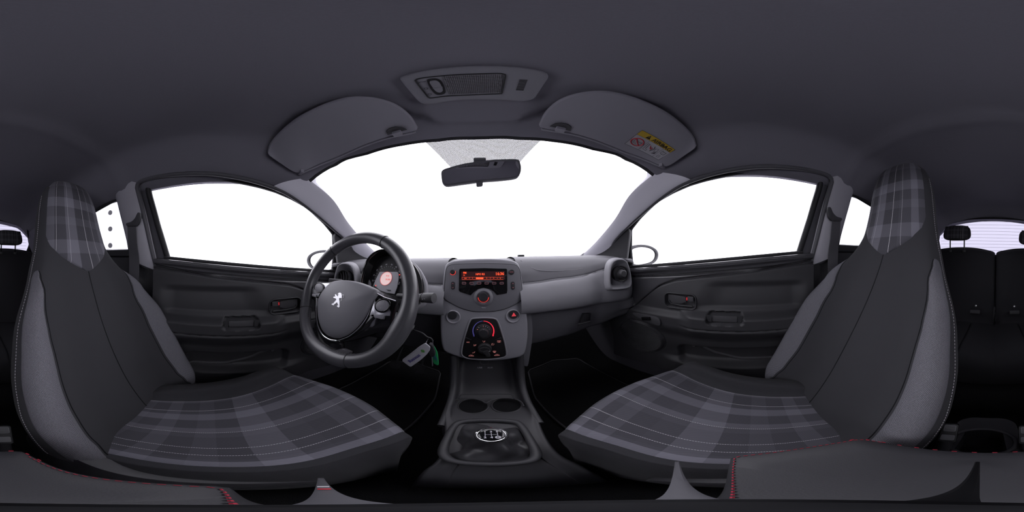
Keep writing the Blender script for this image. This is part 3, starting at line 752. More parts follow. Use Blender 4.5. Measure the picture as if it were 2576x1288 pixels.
def door_h(y, z):
    b = belt(y); e = b - z
    h = 0.034 * sst(0.0, 0.004, e) * sst(0.030, 0.018, e) + 0.024 * sst(0.018, 0.030, e)
    h -= 0.010 * math.exp(-((e - 0.043) / 0.004) ** 2)
    pz = sst(0.004, -0.004, z - zb(y))
    h += 0.016 * pz - 0.010 * math.exp(-((z - zb(y) - 0.003) / 0.0035) ** 2)
    h += 0.012 * sst(-0.08, -0.20, z) - 0.02 * sst(-0.36, -0.5, z)
    # armrest and the pull shelf
    ar = sst(0.235, 0.165, y) * sst(-0.285, -0.235, y)
    top = sst(-0.222, -0.243, z) * sst(-0.375, -0.285, z)
    h += 0.052 * ar * top - 0.008 * ar * math.exp(-((z + 0.292) / 0.004) ** 2)
    sh = sst(-0.235, -0.262, z) * sst(-0.37, -0.30, z) * (1 - ar)
    h += 0.026 * sh * sst(0.50, 0.43, y)
    # scooped upper panel
    h -= 0.014 * sst(0.16, 0.05, y + (z + 0.15) * 0.5) * sst(-0.10, -0.13, z) * sst(-0.225, -0.20, z) * sst(-0.27, -0.2, y)
    # handle bowl, pull cup, door pocket
    h -= 0.022 * rbox(y, z, 0.226, -0.192, 0.060, 0.027, 0.016, 0.004)
    h -= 0.030 * rbox(y, z, 0.050, -0.243, 0.062, 0.017, 0.012, 0.004)
    h -= 0.030 * rbox(y, z, 0.04, -0.465, 0.20, 0.05, 0.03, 0.012)
    h += 0.020 * sst(-0.49, -0.52, z) * sst(0.36, 0.25, y)
    # speaker
    d = math.hypot((y - 0.42) / 1.15, z + 0.41)
    h += 0.010 * sst(0.105, 0.095, d) - 0.006 * math.exp(-((d - 0.100) / 0.004) ** 2)
    return h
def door_x(y, z): return 0.668 - 0.028 * sst(-0.5, 0, z) - door_h(y, z) - 0.05 * sst(0.35, 0.60, y) * 0.4
for s, nm, dn in ((-1, 'driver', 1), (1, 'passenger', 2)):
    dr = thing('door_%d' % dn, 'black plastic door card of the %s door under its side window' % nm, 'door', (s * 0.66, 0.12, -0.76)); dr['kind'] = 'structure'
    ny, nz, NS = 190, 190, 50
    G = []; GP = []
    ys = [0.60 - 0.895 * i / ny for i in range(ny + 1)]
    full = []
    for j in range(nz + 1):
        row = []
        for y in ys:
            b = belt(y); t = j / nz
            zs = zb(y); z = lerp(b, zs, j / NS) if j <= NS else zs + (-0.60 - zs) * ((j - NS) / (nz - NS)) ** 1.1
            row.append(V(s * door_x(y, z), y, z))
        full.append(row)
    # split: painted upper band / plastic card along the curved edge
    nu = ny + 1
    verts = [p for r in full for p in r]
    Fa, Fb = [], []
    for j in range(nz):
        for i in range(ny):
            c = (full[j][i] + full[j + 1][i + 1]) / 2
            f = (j * nu + i, j * nu + i + 1, (j + 1) * nu + i + 1, (j + 1) * nu + i)
            (Fa if j < NS else Fb).append(f)
    def sub(F):
        ids = sorted({i for f in F for i in f}); mp = {a: k for k, a in enumerate(ids)}
        return [verts[i] for i in ids], [tuple(mp[i] for i in f) for f in F]
    va, fa = sub(Fa); vb, fb = sub(Fb)
    up = mesh('painted_upper_frame', va, fa, M_DOORG, dr, smooth=60); up['label'] = 'glossy dark painted upper door frame'
    card = mesh('door_card', vb, fb, M_DOOR, dr, smooth=60)
    # belt weather strip
    P = [V(s * (0.640 - 0.33 * max(0, belt(y)) - 0.004), y, belt(y) + 0.003) for y in [0.50 - 0.76 * k / 40 for k in range(41)]]
    st = tube('weather_strip', P, 0.0065, M_RUB, dr, seg=8)
    P2 = [V(s * (door_x(y, belt(y) - 0.012) - 0.001), y, belt(y) - 0.011) for y in [0.50 - 0.76 * k / 40 for k in range(41)]]
    tube('sill_bead', P2, 0.0022, mat('satin_bead', (0.10, 0.10, 0.11), 0.35) if s < 0 else MATS['satin_bead'], dr, seg=6)
    X = lambda y, z, off=0.0: V(s * (door_x(y, z) - off), y, z)
    # inner handle: lever, lock slider with red mark, bowl rim
    hx = s * (door_x(0.226, -0.192))
    rim = tube('handle_rim', [V(s * (door_x(0.226, -0.14) - 0.002), 0.226 + a * 1.03, -0.192 + b * 1.05) for a, b in rrect(0.128, 0.060, 0.020)], 0.0032, M_BLACK, dr, seg=7, closed=True)
    lev = slab('door_handle', [V(hx - s * 0.012, 0.226 + a, -0.190 + b) for a, b in [(0.056, 0.020), (0.030, 0.021), (-0.020, 0.016), (-0.022, -0.008), (0.0, -0.016), (0.040, -0.018), (0.056, -0.010)]], (s * 0.006, 0, 0), M_DARK, dr, bevel=0.003)
    tube('handle_grip', [V(hx - s * 0.014, 0.226 + a, -0.192 + b) for a, b in [(0.050, -0.004), (0.042, -0.016), (0.0, -0.020), (-0.050, -0.020)]], 0.004, M_BLACK, lev, seg=8)
    lk = box('lock_slider', (hx - s * 0.012, 0.184, -0.180), (0, 0.012, 0), (0, 0, 0.011), (s * 0.006, 0, 0), M_DARK, dr, bevel=0.003)
    box('lock_mark', (hx - s * 0.0165, 0.199, -0.181), (0, 0.0022, 0), (0, 0, 0.006), (s * 0.002, 0, 0), M_RED, lk)
    # pull cup insert
    cup = slab('pull_cup', [X(0.050, -0.243, 0.0) * 1.0 + V(-s * 0.010, a, b) for a, b in rrect(0.088, 0.024, 0.004)], (s * 0.004, 0, 0), M_DARK, dr, bevel=0.0015)
    for q in (-0.054, 0.054):
        slab('cup_wing', [X(0.050 + q, -0.243, 0.0) + V(-s * 0.014, a, b) for a, b in ((-0.008, 0.014), (0.012 if q > 0 else 0.008, 0.014), (0.004 if q > 0 else 0.008, -0.012), (-0.008 if q > 0 else -0.004, -0.012))], (s * 0.004, 0, 0), M_BLACK, cup)
    # window switch pod
    pod = slab('switch_panel', [V(s * (door_x(0.37, -0.285) - 0.010), 0.365 + a, -0.283 + b) for a, b in cr([V(0.075, 0.012, 0), V(0.03, 0.018, 0), V(-0.05, 0.016, 0), V(-0.066, 0.0, 0), V(-0.062, -0.022, 0), V(-0.02, -0.018, 0), V(0.05, -0.004, 0)], 32, closed=True) for a, b in [(a, b)]] if False else
               [V(s * (door_x(0.37, -0.285) - 0.010), 0.365 + p.x, -0.283 + p.y) for p in cr([V(0.075, 0.012, 0), V(0.03, 0.018, 0), V(-0.05, 0.016, 0), V(-0.066, 0.0, 0), V(-0.062, -0.022, 0), V(-0.02, -0.018, 0), V(0.05, -0.004, 0)], 32, closed=True)],
               (s * 0.012, 0, 0), M_DARK, dr, bevel=0.004)
    box('window_switch', (s * (door_x(0.37, -0.285) - 0.013), 0.362, -0.281), (0, 0.020, -0.004), (0, 0.002, 0.007), (s * 0.005, 0, 0), M_GLOSS, pod, bevel=0.002)
    # speaker grille: perforated dish as fine ridges
    gr = []
    sx = lambda y, z: V(s * (door_x(y, z) - 0.0012), y, z)
    sg_ = None
    ring = tube('speaker_ring', [sx(0.42 + 0.108 * math.cos(a) * 1.1, -0.41 + 0.096 * math.sin(a)) for a in [2 * PI * k / 48 for k in range(48)]], 0.0028, M_BLACK, dr, seg=6, closed=True)
    vv, ff = [], []
    for k in range(-14, 15):
        z = -0.41 + k * 0.0062; hy = 1.1 * math.sqrt(max(0, 0.092 ** 2 - (z + 0.41) ** 2))
        if hy < 0.02: continue
        g = tubeG([sx(0.42 - hy + 2 * hy * i / 12, z) for i in range(13)], 0.0014, 4); o = len(vv)
        for r_ in g: vv += r_
        for j in range(12):
            for i in range(4): ff.append((o + j * 4 + i, o + j * 4 + (i + 1) % 4, o + (j + 1) * 4 + (i + 1) % 4, o + (j + 1) * 4 + i))
    gb = mesh('speaker_grille', vv, ff, M_BLACK, dr, smooth=60); gb['kind'] = 'stuff'
    # pocket lip
    tube('pocket_lip', [X(y, kn(y, [(-0.2, -0.50), (0.0, -0.495), (0.10, -0.46), (0.18, -0.41)]), -0.004) for y in [-0.2 + 0.38 * k / 20 for k in range(21)]], 0.010, M_DARK, dr, seg=10)
    # door-shut hook at the rear edge
    box('striker_plate', (s * 0.632, -0.285, -0.03), (0.006, 0, 0), (0, 0.006, 0), (0, 0, 0.018), M_RUBG, dr, bevel=0.003)
    # triangular mirror sail panel
    tri = [V(s * 0.600, y, z) for y, z in ((win[0][0] - 0.005, -0.055), (0.80, -0.055), (0.78, 0.0), (0.62, 0.10), (win[2][0] + 0.005, 0.135), (win[2][0] - 0.004, 0.10))]
    slab('mirror_sail_panel', tri, (s * 0.02, 0, 0), M_DARK, dr, bevel=0.005)

# ------------------------------------------------------------------ outside mirrors
for s, nm in ((-1, 'driver'), (1, 'passenger')):
    c = onX(1621, 643, 0.80); c = V(s * c.x, c.y, c.z - (0.004 if s < 0 else 0))
    mr = thing('door_mirror', 'grey oval door mirror outside the %s window' % nm, 'mirror', (c.x, c.y, c.z - 0.06), 'door mirrors')
    u = V(s * 0.96, -0.28 * 0.6, 0).normalized() * 1.0; n = V(-s * 0.30, -1, 0.02).normalized(); v = n.cross(u) * (1 if s < 0 else -1); v = V(0, 0, 1)
    out = [(-0.085, -0.030), (-0.088, 0.010), (-0.070, 0.042), (-0.020, 0.056), (0.035, 0.050), (0.072, 0.028), (0.080, -0.004), (0.062, -0.036), (0.020, -0.052), (-0.05, -0.056)]
    P = cr(fr(c, u, v, [(a * 1.62, b * 1.14) for a, b in out]), 44, closed=True)
    ctr = c
    rings = []
    for g_, d_ in ((0.79, 0.006), (0.82, -0.004), (0.95, -0.008), (1.0, 0.0), (1.0, 0.02), (0.92, 0.055), (0.70, 0.085), (0.35, 0.10), (0.02, 0.105)):
        rings.append([ctr + (p - ctr) * g_ - n * d_ for p in P])
    gridmesh('housing', rings, M_DARK, mr, cu=True)
    gl = slab('mirror_glass', [ctr + (p - ctr) * 0.795 - n * 0.003 for p in P], -n * 0.003, M_MIRROR, mr, smooth=0)
    tube('glass_edge', [ctr + (p - ctr) * 0.80 - n * 0.001 for p in P], 0.0025, M_RUB, gl, seg=6, closed=True)
    arm = [c + V(-s * 0.07, 0.04, -0.035), c + V(-s * 0.11, 0.035, -0.045), V(s * 0.665, c.y + 0.03, c.z - 0.05)]
    tube('mirror_arm', arm, 0.022, M_BLACK, mr, seg=12)
# ------------------------------------------------------------------ dashboard
M_PAD = mat('dash_pad_plastic', (0.155, 0.152, 0.168), 0.6, spec=0.35, bump=(1300, 0.3, 0.0004))
M_BAND = mat('dash_band_plastic', (0.27, 0.265, 0.29), 0.55, spec=0.4, bump=(2200, 0.5, 0.0004))
M_LOW = mat('lower_dash_plastic', (0.16, 0.157, 0.174), 0.55, spec=0.35, bump=(1500, 0.3, 0.0003))
M_STACK = mat('centre_stack_plastic', (0.30, 0.295, 0.325), 0.5, spec=0.4, bump=(1800, 0.2, 0.0003))
M_STACKD = mat('radio_panel_plastic', (0.18, 0.176, 0.198), 0.5, spec=0.4, bump=(1800, 0.2, 0.0003))
M_LINE = mat('seam_highlight', (0.22, 0.215, 0.235), 0.6)
da = thing('dashboard', 'grey and black dashboard under the windscreen', 'dashboard', (0, 0.6, -0.4))
def crease_z(x): return kn(x, [(0.10, -0.100), (0.155, -0.098), (0.30, -0.088), (0.40, -0.082), (0.46, -0.066), (0.50, -0.042), (0.535, -0.026), (0.60, -0.040)], True)
def face_y(x): return kn(x, [(0.0, 0.56), (0.15, 0.545), (0.40, 0.522), (0.52, 0.485), (0.60, 0.455)], True)
XS = [0.125, 0.155, 0.20, 0.26, 0.32, 0.38, 0.43, 0.47, 0.51, 0.55, 0.585, 0.61]
TOPZ = 0.0
for s in (-1, 1):
    K = []
    for x in XS:
        fy = face_y(x); cz = crease_z(x); e = sst(0.55, 0.61, x)
        row = [(x, 0.96, -0.03), (x, 0.86, -0.016), (x, 0.74, -0.006 - 0.004 * e), (x, fy + 0.11, -0.008 - 0.006 * e), (x, fy + 0.055, -0.018 - 0.010 * e), (x, fy + 0.022, min(-0.022, cz * 0.55)), (x, fy + 0.006, cz + 0.010), (x, fy + 0.004, cz)]
        K.append([(s * a, b, c) for a, b, c in row])
    pad = gridmesh('top_pad', Surf(K).grid(50, 60), M_PAD, da)
    K = []
    for x in XS:
        fy = face_y(x); cz = crease_z(x); e = sst(0.56, 0.612, x)
        lo = -0.205
        row = [(x, fy + 0.012, cz + 0.001), (x, fy - 0.004, cz - 0.004), (x, fy - 0.020, lerp(cz, lo, 0.22)), (x, fy - 0.034, lerp(cz, lo, 0.55)), (x, fy - 0.034, lerp(cz, lo, 0.85)), (x, fy - 0.020, lo), (x, fy + 0.02, lo - 0.002)]
        K.append([(s * a, b + 0.055 * e, c) for a, b, c in row])
    K.append([(s * (XS[-1] + 0.012), p[1] + 0.06, p[2]) for p in K[-1]])
    bandS = Surf(K)
    gridmesh('textured_band', bandS.grid(44, 80), M_BAND, da)
    # lower part: glovebox side / knee panel
    K = []
    for x in XS:
        fy = face_y(x)
        lo = kn(x, [(0.1, -0.375), (0.3, -0.350), (0.45, -0.325), (0.6, -0.29)]) if s > 0 else kn(x, [(0.1, -0.40), (0.6, -0.36)])
        row = [(x, fy + 0.02, -0.200), (x, fy + 0.004, -0.210), (x, fy + 0.004, -0.25), (x, fy + 0.016, lo + 0.03), (x, fy + 0.035, lo), (x, fy + 0.10, lo - 0.02), (x, 0.86, lo - 0.03)]
        K.append([(s * a, b, c) for a, b, c in row])
    lowS = Surf(K)
    nm = 'glovebox_lid' if s > 0 else 'knee_panel'
    low = gridmesh(nm, lowS.grid(36, 60), M_LOW if s > 0 else M_BLACK, da)
    # end cap towards the door
    gridmesh('end_cap', [[V(s * 0.607, y, z) for y in (0.50, 0.62, 0.75, 0.9)] for z in (-0.045, -0.12, -0.2, -0.30, -0.38)], M_BLACK, da)
    # end vent
    c = onY(1562, 690, 0.436); c = V(s * c.x, c.y, c.z)
    n = V(-s * 0.30, -1, 0.10).normalized(); u = V(0, 0, 1).cross(n).normalized(); v = n.cross(u)
    out = [(-0.050, -0.042), (-0.046, 0.020), (-0.030, 0.050), (0.004, 0.058), (0.030, 0.046), (0.044, 0.004), (0.046, -0.042), (0.028, -0.056), (-0.034, -0.055)]
    if s < 0: out = [(-a, b) for a, b in out]
    P = cr(fr(c - n * 0.004, u, v, out), 48, closed=True)
    rings = [[c + (p - c) * g_ + n * d_ for p in P] for g_, d_ in ((1.22, -0.030), (1.14, -0.006), (1.06, 0.006), (1.0, 0.006), (0.97, 0.001), (0.82, -0.010), (0.70, -0.024), (0.02, -0.030))]
    vr = gridmesh('vent_surround', rings, M_BAND, da, cu=True); vr['label'] = 'rounded grey vent surround'
    c2 = c + (u * (0.004 * s)) + v * 0.002
    vb_ = revolve('vent_barrel', [(0.032, -0.028), (0.0335, -0.004), (0.031, 0.0), (0.028, -0.002), (0.027, -0.016), (0.01, -0.018)], c2, n, M_BLACK, vr, seg=36)
    if s > 0:
        revolve('vent_knob', [(0.020, -0.016), (0.020, -0.004), (0.0165, 0.006), (0.0150, 0.016), (0.012, 0.019), (0.0, 0.0195)], c2 + u * -0.001, n, M_DARK, vr, seg=32)
        revolve('vent_ring', [(0.0265, -0.012), (0.0262, -0.004), (0.023, -0.003), (0.0225, -0.012)], c2, n, M_DARK, vr, seg=32)
    else:
        for k in range(4):
            q = -0.018 + 0.012 * k
            hw = math.sqrt(max(0, 0.027 ** 2 - q * q))
            tube('vent_slat', [c2 + u * (q + 0.006 * (1 - (t * t))) + v * (hw * t) - n * 0.006 for t in [-1 + 2 * i / 12 for i in range(13)]], 0.0022, M_DARK, vr, seg=6)
# airbag seam on the passenger pad, raised line
padS_px = [(1310, 655), (1325, 665), (1345, 677), (1365, 681), (1400, 681.5), (1440, 679), (1470, 675), (1478, 670), (1479, 664), (1472, 655), (1460, 648)]
def on_pad(px, py):
    d = D(px, py)
    t = 0.3
    while t < 1.2:
        p = C0 + d * t; fy = face_y(abs(p.x)); cz = crease_z(abs(p.x))
        zt = kn(p.y, [(fy + 0.004, cz), (fy + 0.006, cz + 0.010), (fy + 0.022, min(-0.022, cz * 0.55)), (fy + 0.055, -0.018), (fy + 0.11, -0.008), (0.74, -0.006)])
        if p.y >= fy + 0.004 and p.z < zt: return p - d * 0.0022
        t += 0.002
    return C0 + d * 0.62
tube('airbag_seam', cr([on_pad(*p) for p in padS_px], 60), 0.0009, M_LINE, da, seg=5)
# seam between the pad and the textured band
for s in (-1, 1):
    tube('pad_seam', [V(s * x, face_y(x) - 0.001, crease_z(x) + 0.0005) for x in [0.14 + 0.40 * k / 50 for k in range(51)]], 0.0012, M_LINE if s > 0 else M_BLACK, da, seg=5)
# bridge of the pad behind the centre stack, and the small sensor tab
gridmesh('top_pad', [[V(x, y, z) for x in [0.15 * (i / 8 - 1) for i in range(17)]] for y, z in ((0.98, -0.034), (0.86, -0.020), (0.74, -0.012), (0.66, -0.016), (0.60, -0.03), (0.58, -0.06), (0.58, -0.40))], M_PAD, da, smooth=50)
p = onY(1310, 641, 0.80); box('sensor_tab', (p.x, 0.80, -0.002), (0.016, 0, 0), (0, 0.014, 0), (0, 0, 0.005), M_BLACK, da, bevel=0.003)
# glovebox latch
gp = lambda px, py: onY(px, py, 0.512)
a = [gp(*p) for p in [(1470, 789), (1484, 788), (1486, 790), (1485, 806), (1461, 811), (1463, 806)]]
gl = [o for o in bpy.data.objects if o.name.startswith('glovebox_lid')][0]
la = slab('latch', a, (0, 0.012, 0), M_BLACK, gl, bevel=0.002)
tube('latch_lip', [gp(1453, 816) + V(0, -0.002, 0), gp(1459, 814) + V(0, -0.003, 0), gp(1485, 808) + V(0, -0.003, 0)], 0.004, M_DARK, la, seg=8)
# ------------------------------------------------------------------ centre stack
ST0, ST1 = V(0, 0.548, -0.012), V(0, 0.492, -0.37)
stu = (ST0 - ST1).normalized(); stn = V(0, -stu.z, stu.y).normalized(); stn = stn if stn.y < 0 else -stn
def onS(px, py, off=0.0): return onP(px, py, ST0 + stn * off, stn)
stk = thing('centre_stack', 'grey centre stack with radio and heater controls', 'console', (0, 0.52, -0.40))
OUT = [(1118, 676), (1124, 662), (1140, 655), (1170, 652), (1217, 650), (1262, 651), (1290, 655), (1303, 662), (1309, 676), (1316, 720), (1323, 770), (1328, 815), (1328, 850), (1322, 885), (1312, 897), (1290, 903), (1262, 907), (1217, 909), (1178, 905), (1150, 898), (1128, 890), (1114, 880), (1108, 850), (1107, 800), (1109, 760), (1113, 715)]
o = slab('housing', cr([onS(*p) for p in OUT], 90, closed=True), -stn * 0.07, M_STACK, stk, bevel=0.009, bseg=4)
# dark flank on the passenger side
FL = [(1326, 770), (1340, 790), (1345, 840), (1338, 900), (1330, 930), (1312, 905), (1326, 850)]
slab('side_flank', cr([onS(*p) - stn * 0.02 for p in FL], 40, closed=True), -stn * 0.06, M_LOW, stk, bevel=0.004)
# radio
RAD = [(1121, 690), (1124, 674), (1134, 667), (1160, 664.5), (1217, 663.5), (1270, 664.5), (1296, 667), (1305, 674), (1309, 690), (1314, 738), (1313, 752), (1300, 763), (1270, 777), (1240, 783), (1217, 784), (1190, 783), (1160, 775), (1130, 760), (1117, 750), (1117, 736)]
M_RADF = M_STACKD
rad = slab('radio_panel', cr([onS(px, py, 0.004) for px, py in RAD], 90, closed=True), -stn * 0.008, M_STACKD, stk, bevel=0.002)
tube('radio_groove', cr([onS(px, py, 0.0015) for px, py in RAD], 90, closed=True), 0.0014, M_RUB, rad, seg=6, closed=True)
BEZ = [(1155, 679), (1157, 676), (1217, 674.5), (1274, 676), (1276, 679), (1276.5, 730), (1275, 738), (1250, 742), (1243, 734), (1232, 727), (1217, 724), (1203, 727), (1192, 735), (1184, 743), (1157, 734), (1154, 730)]
bz = slab('display_bezel', [onS(px, py, 0.006) for px, py in BEZ], -stn * 0.004, M_GLOSS, rad, bevel=0.0006)
M_ORG = mat('orange_display', (1.0, 0.10, 0.035), 0.6, emit=1.0)
M_SCR = mat('display_black', (0.05, 0.012, 0.014), 0.4, emit=0.10)
scr = slab('display', [onS(*p, 0.0068) for p in [(1160, 683), (1270, 682), (1271, 703), (1160.5, 705)]], -stn * 0.002, M_SCR, bz)
U, W_ = V(1, 0, 0), stu
def st_text(t, size, px, py, m, par, off=0.0085, align='CENTER', bold=0.0): return text(t, size, onS(px, py, off), U, W_, m, par, align=align, bold=bold)
st_text('FM', 0.0090, 1165, 686.5, M_ORG, scr, align='LEFT', bold=0.0002); st_text('TP', 0.0055, 1165, 693, M_ORG, scr, align='LEFT')
st_text('NPO R2', 0.0085, 1208, 690, M_ORG, scr, bold=0.0002); st_text('16:36', 0.0130, 1257, 689, M_ORG, scr, bold=0.0003)
xs_ = [1162, 1180, 1197.5, 1215.5, 1233, 1250.5, 1267]
for k in range(6):
    a, b = xs_[k], xs_[k + 1]
    if k == 2:
        slab('preset_cell', [onS(px, py, 0.0084) for px, py in [(a, 697.5), (b, 697.5), (b, 703), (a, 703)]], -stn * 0.0006, M_ORG, scr)
        st_text('2', 0.0055, (a + b) / 2, 700.5, M_SCR, scr, off=0.0090)
    else:
        st_text(['List', '1', '2', '3', '4', '5'][k], 0.0055, (a + b) / 2, 700, M_ORG, scr)
        tube('preset_frame', [onS(a + 0.5, 697.5, 0.0084), onS(a + 0.5, 703, 0.0084), onS(b - 0.5, 703, 0.0084)], 0.0003, M_ORG, scr, seg=4)
        tube('preset_frame', [onS(a + 0.5, 697.5, 0.0084), onS(b - 0.5, 697.5, 0.0084)], 0.0002, M_ORG, scr, seg=4)
M_BTNR = mat('rose_button_outline', (0.45, 0.16, 0.19), 0.6, emit=0.25)
for k in range(6):
    px = lerp(1167.5, 1262, k / 5); c = onS(px, 712.5, 0.0062)
    bt = slab('preset_button', fr(c + stn * 0.002, U, W_, rrect(0.0118, 0.0062, 0.002, 3)), -stn * 0.003, M_BLACK, rad, bevel=0.0006)
    tube('button_outline', fr(c + stn * 0.0022, U, W_, rrect(0.0122, 0.0066, 0.002, 3)), 0.00035, M_BTNR, bt, seg=4, closed=True)
def knob(name, px, py, r, h, m, par, base=0.004, seg=36, ring=None):
    c = onS(px, py, base)
    o = revolve(name, [(r * 1.05, -0.002), (r, 0.001), (r, h * 0.75), (r * 0.9, h), (0, h * 1.02)], c, stn, m, par, seg=seg)
    return o, c
kn1, c = knob('volume_knob', 1139, 684.5, 0.0080, 0.010, M_BLACK, rad)
M_REDL = mat('red_light', (1.0, 0.06, 0.04), 0.5, emit=1.0)
tube('light_ring', [c + (U * math.cos(a) + W_ * math.sin(a)) * 0.0094 + stn * 0.001 for a in [-2.6 + 3.0 * k / 20 for k in range(21)]], 0.0006, M_REDL, kn1, seg=5)
st_text('O', 0.005, 1141, 675, M_SYMB, rad, off=0.0045)
md, c = knob('mode_button', 1287, 684.5, 0.0088, 0.004, M_BLACK, rad)
st_text('MODE', 0.0042, 1287, 684.5, M_BTNR, md, off=0.0085)
for px, gl_ in ((1139, ('^', 'v')), (1290.5, ('^', 'v'))):
    c = onS(px, 718.5, 0.006)
    bt = slab('rocker_button', fr(c, U, W_, rrect(0.0125, 0.0270, 0.006)), -stn * 0.004, M_BLACK, rad, bevel=0.001)
    for k, dz in enumerate((0.0070, -0.0070)):
        q = c + W_ * dz + stn * 0.0006; sgn = 1 if k == 0 else -1
        tube('arrow_mark', [q + U * -0.0028 - W_ * 0.0012 * sgn, q + W_ * 0.0012 * sgn, q + U * 0.0028 - W_ * 0.0012 * sgn], 0.0005, M_BTNR, bt, seg=4)
# menu knob in its raised round seat
c = onS(1216, 748, 0.004)
revolve('menu_knob_seat', [(0.034, -0.004), (0.030, 0.002), (0.022, 0.0045), (0.0185, 0.003), (0.0185, -0.002)], c, stn, M_STACKD, rad, seg=44)
mk, c = knob('menu_knob', 1216, 747, 0.0148, 0.016, M_BLACK, rad, base=0.004, seg=44)
tube('light_ring', [c + (U * math.cos(a) + W_ * math.sin(a)) * 0.0165 + stn * 0.003 for a in [PI + 0.1 + (PI - 0.2) * k / 28 for k in range(29)]], 0.0011, M_REDL, mk, seg=6)
tube('rim_glint', [c + (U * math.cos(a) + W_ * math.sin(a)) * 0.0152 + stn * 0.013 for a in [2 * PI * k / 40 for k in range(40)]], 0.0005, M_DARK, mk, seg=5, closed=True)
st_text('MENU', 0.0060, 1216, 774, M_SYMB, rad, off=0.005)
# blank button and hazard button in their round scoops
for px, py, hz in ((1138, 795, 0), (1292, 793, 1)):
    c = onS(px, py, 0.0)
    sc_ = revolve('button_scoop', [(0.0250, -0.001), (0.0235, 0.0030), (0.0215, 0.0042), (0.0185, 0.0010), (0.0165, 0.0004), (0.0, 0.0004)], c - W_ * 0.003 + U * (-0.002 if hz else 0.003), stn, M_STACK, stk, seg=36)
    hb = revolve('hazard_button' if hz else 'blank_button', [(0.0150, -0.006), (0.0150, 0.003), (0.0138, 0.0045), (0.0, 0.0048)], c + W_ * 0.003, stn, M_BLACK, stk, seg=32)
    if hz:
        M_HAZ = mat('hazard_red', (0.85, 0.07, 0.09), 0.5, emit=0.45)
        q = c + W_ * 0.003 + stn * 0.0056
        t_ = slab('hazard_triangle', [q - U * 0.0075 - W_ * 0.0055, q + U * 0.0075 - W_ * 0.0055, q + W_ * 0.0075], -stn * 0.001, M_HAZ, hb)
# heater panel
CL = [(1183, 806), (1192, 801), (1217, 799.5), (1242, 801), (1252, 808), (1262, 835), (1271, 868), (1274, 888), (1271, 897), (1250, 902), (1217, 904), (1180, 902), (1165, 896), (1161, 888), (1164, 866), (1174, 830)]
hp = slab('heater_panel', cr([onS(px, py, 0.002) for px, py in CL], 70, closed=True), -stn * 0.004, M_GLOSS if False else mat('heater_panel_black', (0.012, 0.012, 0.013), 0.35, spec=0.4), stk, bevel=0.001)
tube('panel_rim', cr([onS(px, py, 0.0008) for px, py in CL], 70, closed=True), 0.003, M_STACK, hp, seg=8, closed=True)
M_BLUE = mat('blue_scale', (0.10, 0.09, 0.35), 0.6, emit=0.35); M_REDS = mat('red_scale', (0.95, 0.035, 0.07), 0.6, emit=0.75)
c = onS(1216, 833, 0.003)
for m_, a0, a1, nm in ((M_BLUE, PI / 2 + 0.03, PI + 0.42, 'cold_scale'), (M_REDS, PI / 2 - 0.03, -0.42, 'warm_scale')):
    P = [c + (U * math.cos(a) * 0.0325 + W_ * math.sin(a) * 0.036) for a in [lerp(a0, a1, k / 30) for k in range(31)]]
    tube(nm, P, lambda t: 0.0009 + 0.0012 * t, m_, hp, seg=6)
    revolve('scale_end_dot', [(0.0024, 0), (0.0020, 0.0012), (0, 0.0013)], P[-1] - W_ * 0.003, stn, m_, hp, seg=12)
dl = revolve('fan_dial', [(0.0265, 0.0), (0.0262, 0.004), (0.0245, 0.006), (0.020, 0.0065), (0.0155, 0.008), (0.0150, 0.022), (0.0130, 0.0255), (0, 0.026)], c - W_ * 0.001, stn, M_BLACK, hp, seg=44)
box('dial_pointer', c + W_ * 0.0105 + stn * 0.0245, U * 0.0008, W_ * 0.0030, stn * 0.001, M_SYMB, dl)
M_ICON = mat('rose_icon', (0.75, 0.28, 0.26), 0.6, emit=0.45)
for k, tx in enumerate(('w', 'O', '1', '2', '3', '4', '5')):
    a = PI - 0.45 - k * (PI - 0.9) / 6
    text(tx, 0.0052, c + (U * math.cos(a) + W_ * math.sin(a)) * 0.0200 + stn * 0.0072, U, W_, M_ICON if k in (0, 3) else M_SYMB, dl)
for sx_ in (-1, 1):   # small wedge levers beside the dial
    q = onS(1216 + sx_ * 36, 851, 0.003)
    slab('wedge_lever', [q + U * sx_ * 0.010 + W_ * 0.005, q + U * sx_ * 0.012 - W_ * 0.001, q - U * sx_ * 0.008 - W_ * 0.005], stn * 0.004, M_BLACK, hp, bevel=0.0006)
c = onS(1219, 876, 0.003)
fk = revolve('air_direction_knob', [(0.0215, 0.0), (0.0210, 0.010), (0.0185, 0.014), (0.0, 0.0145)], c, stn, M_BLACK, hp, seg=40)
tube('knob_rim', fr(c + stn * 0.0150, U, W_, ell(0.0145, 0.0085, 32)), 0.0012, M_DARK, fk, seg=6, closed=True)
gdir = (U * 0.45 - W_).normalized(); gn = stn.cross(gdir)
slab('knob_grip', [c + stn * 0.020 + gdir * a + gn * b for a, b in ((0.004, 0.008), (0.004, -0.008), (0.028, -0.006), (0.031, 0), (0.028, 0.006))], -stn * 0.014, M_BLACK, fk, bevel=0.002)
box('pointer_mark', c + gdir * 0.004 + U * 0.013 + stn * 0.0150 - W_ * 0.002, (U + W_ * 0.35) * 0.0022, W_ * 0.0008, stn * 0.0008, M_SYMB, fk)
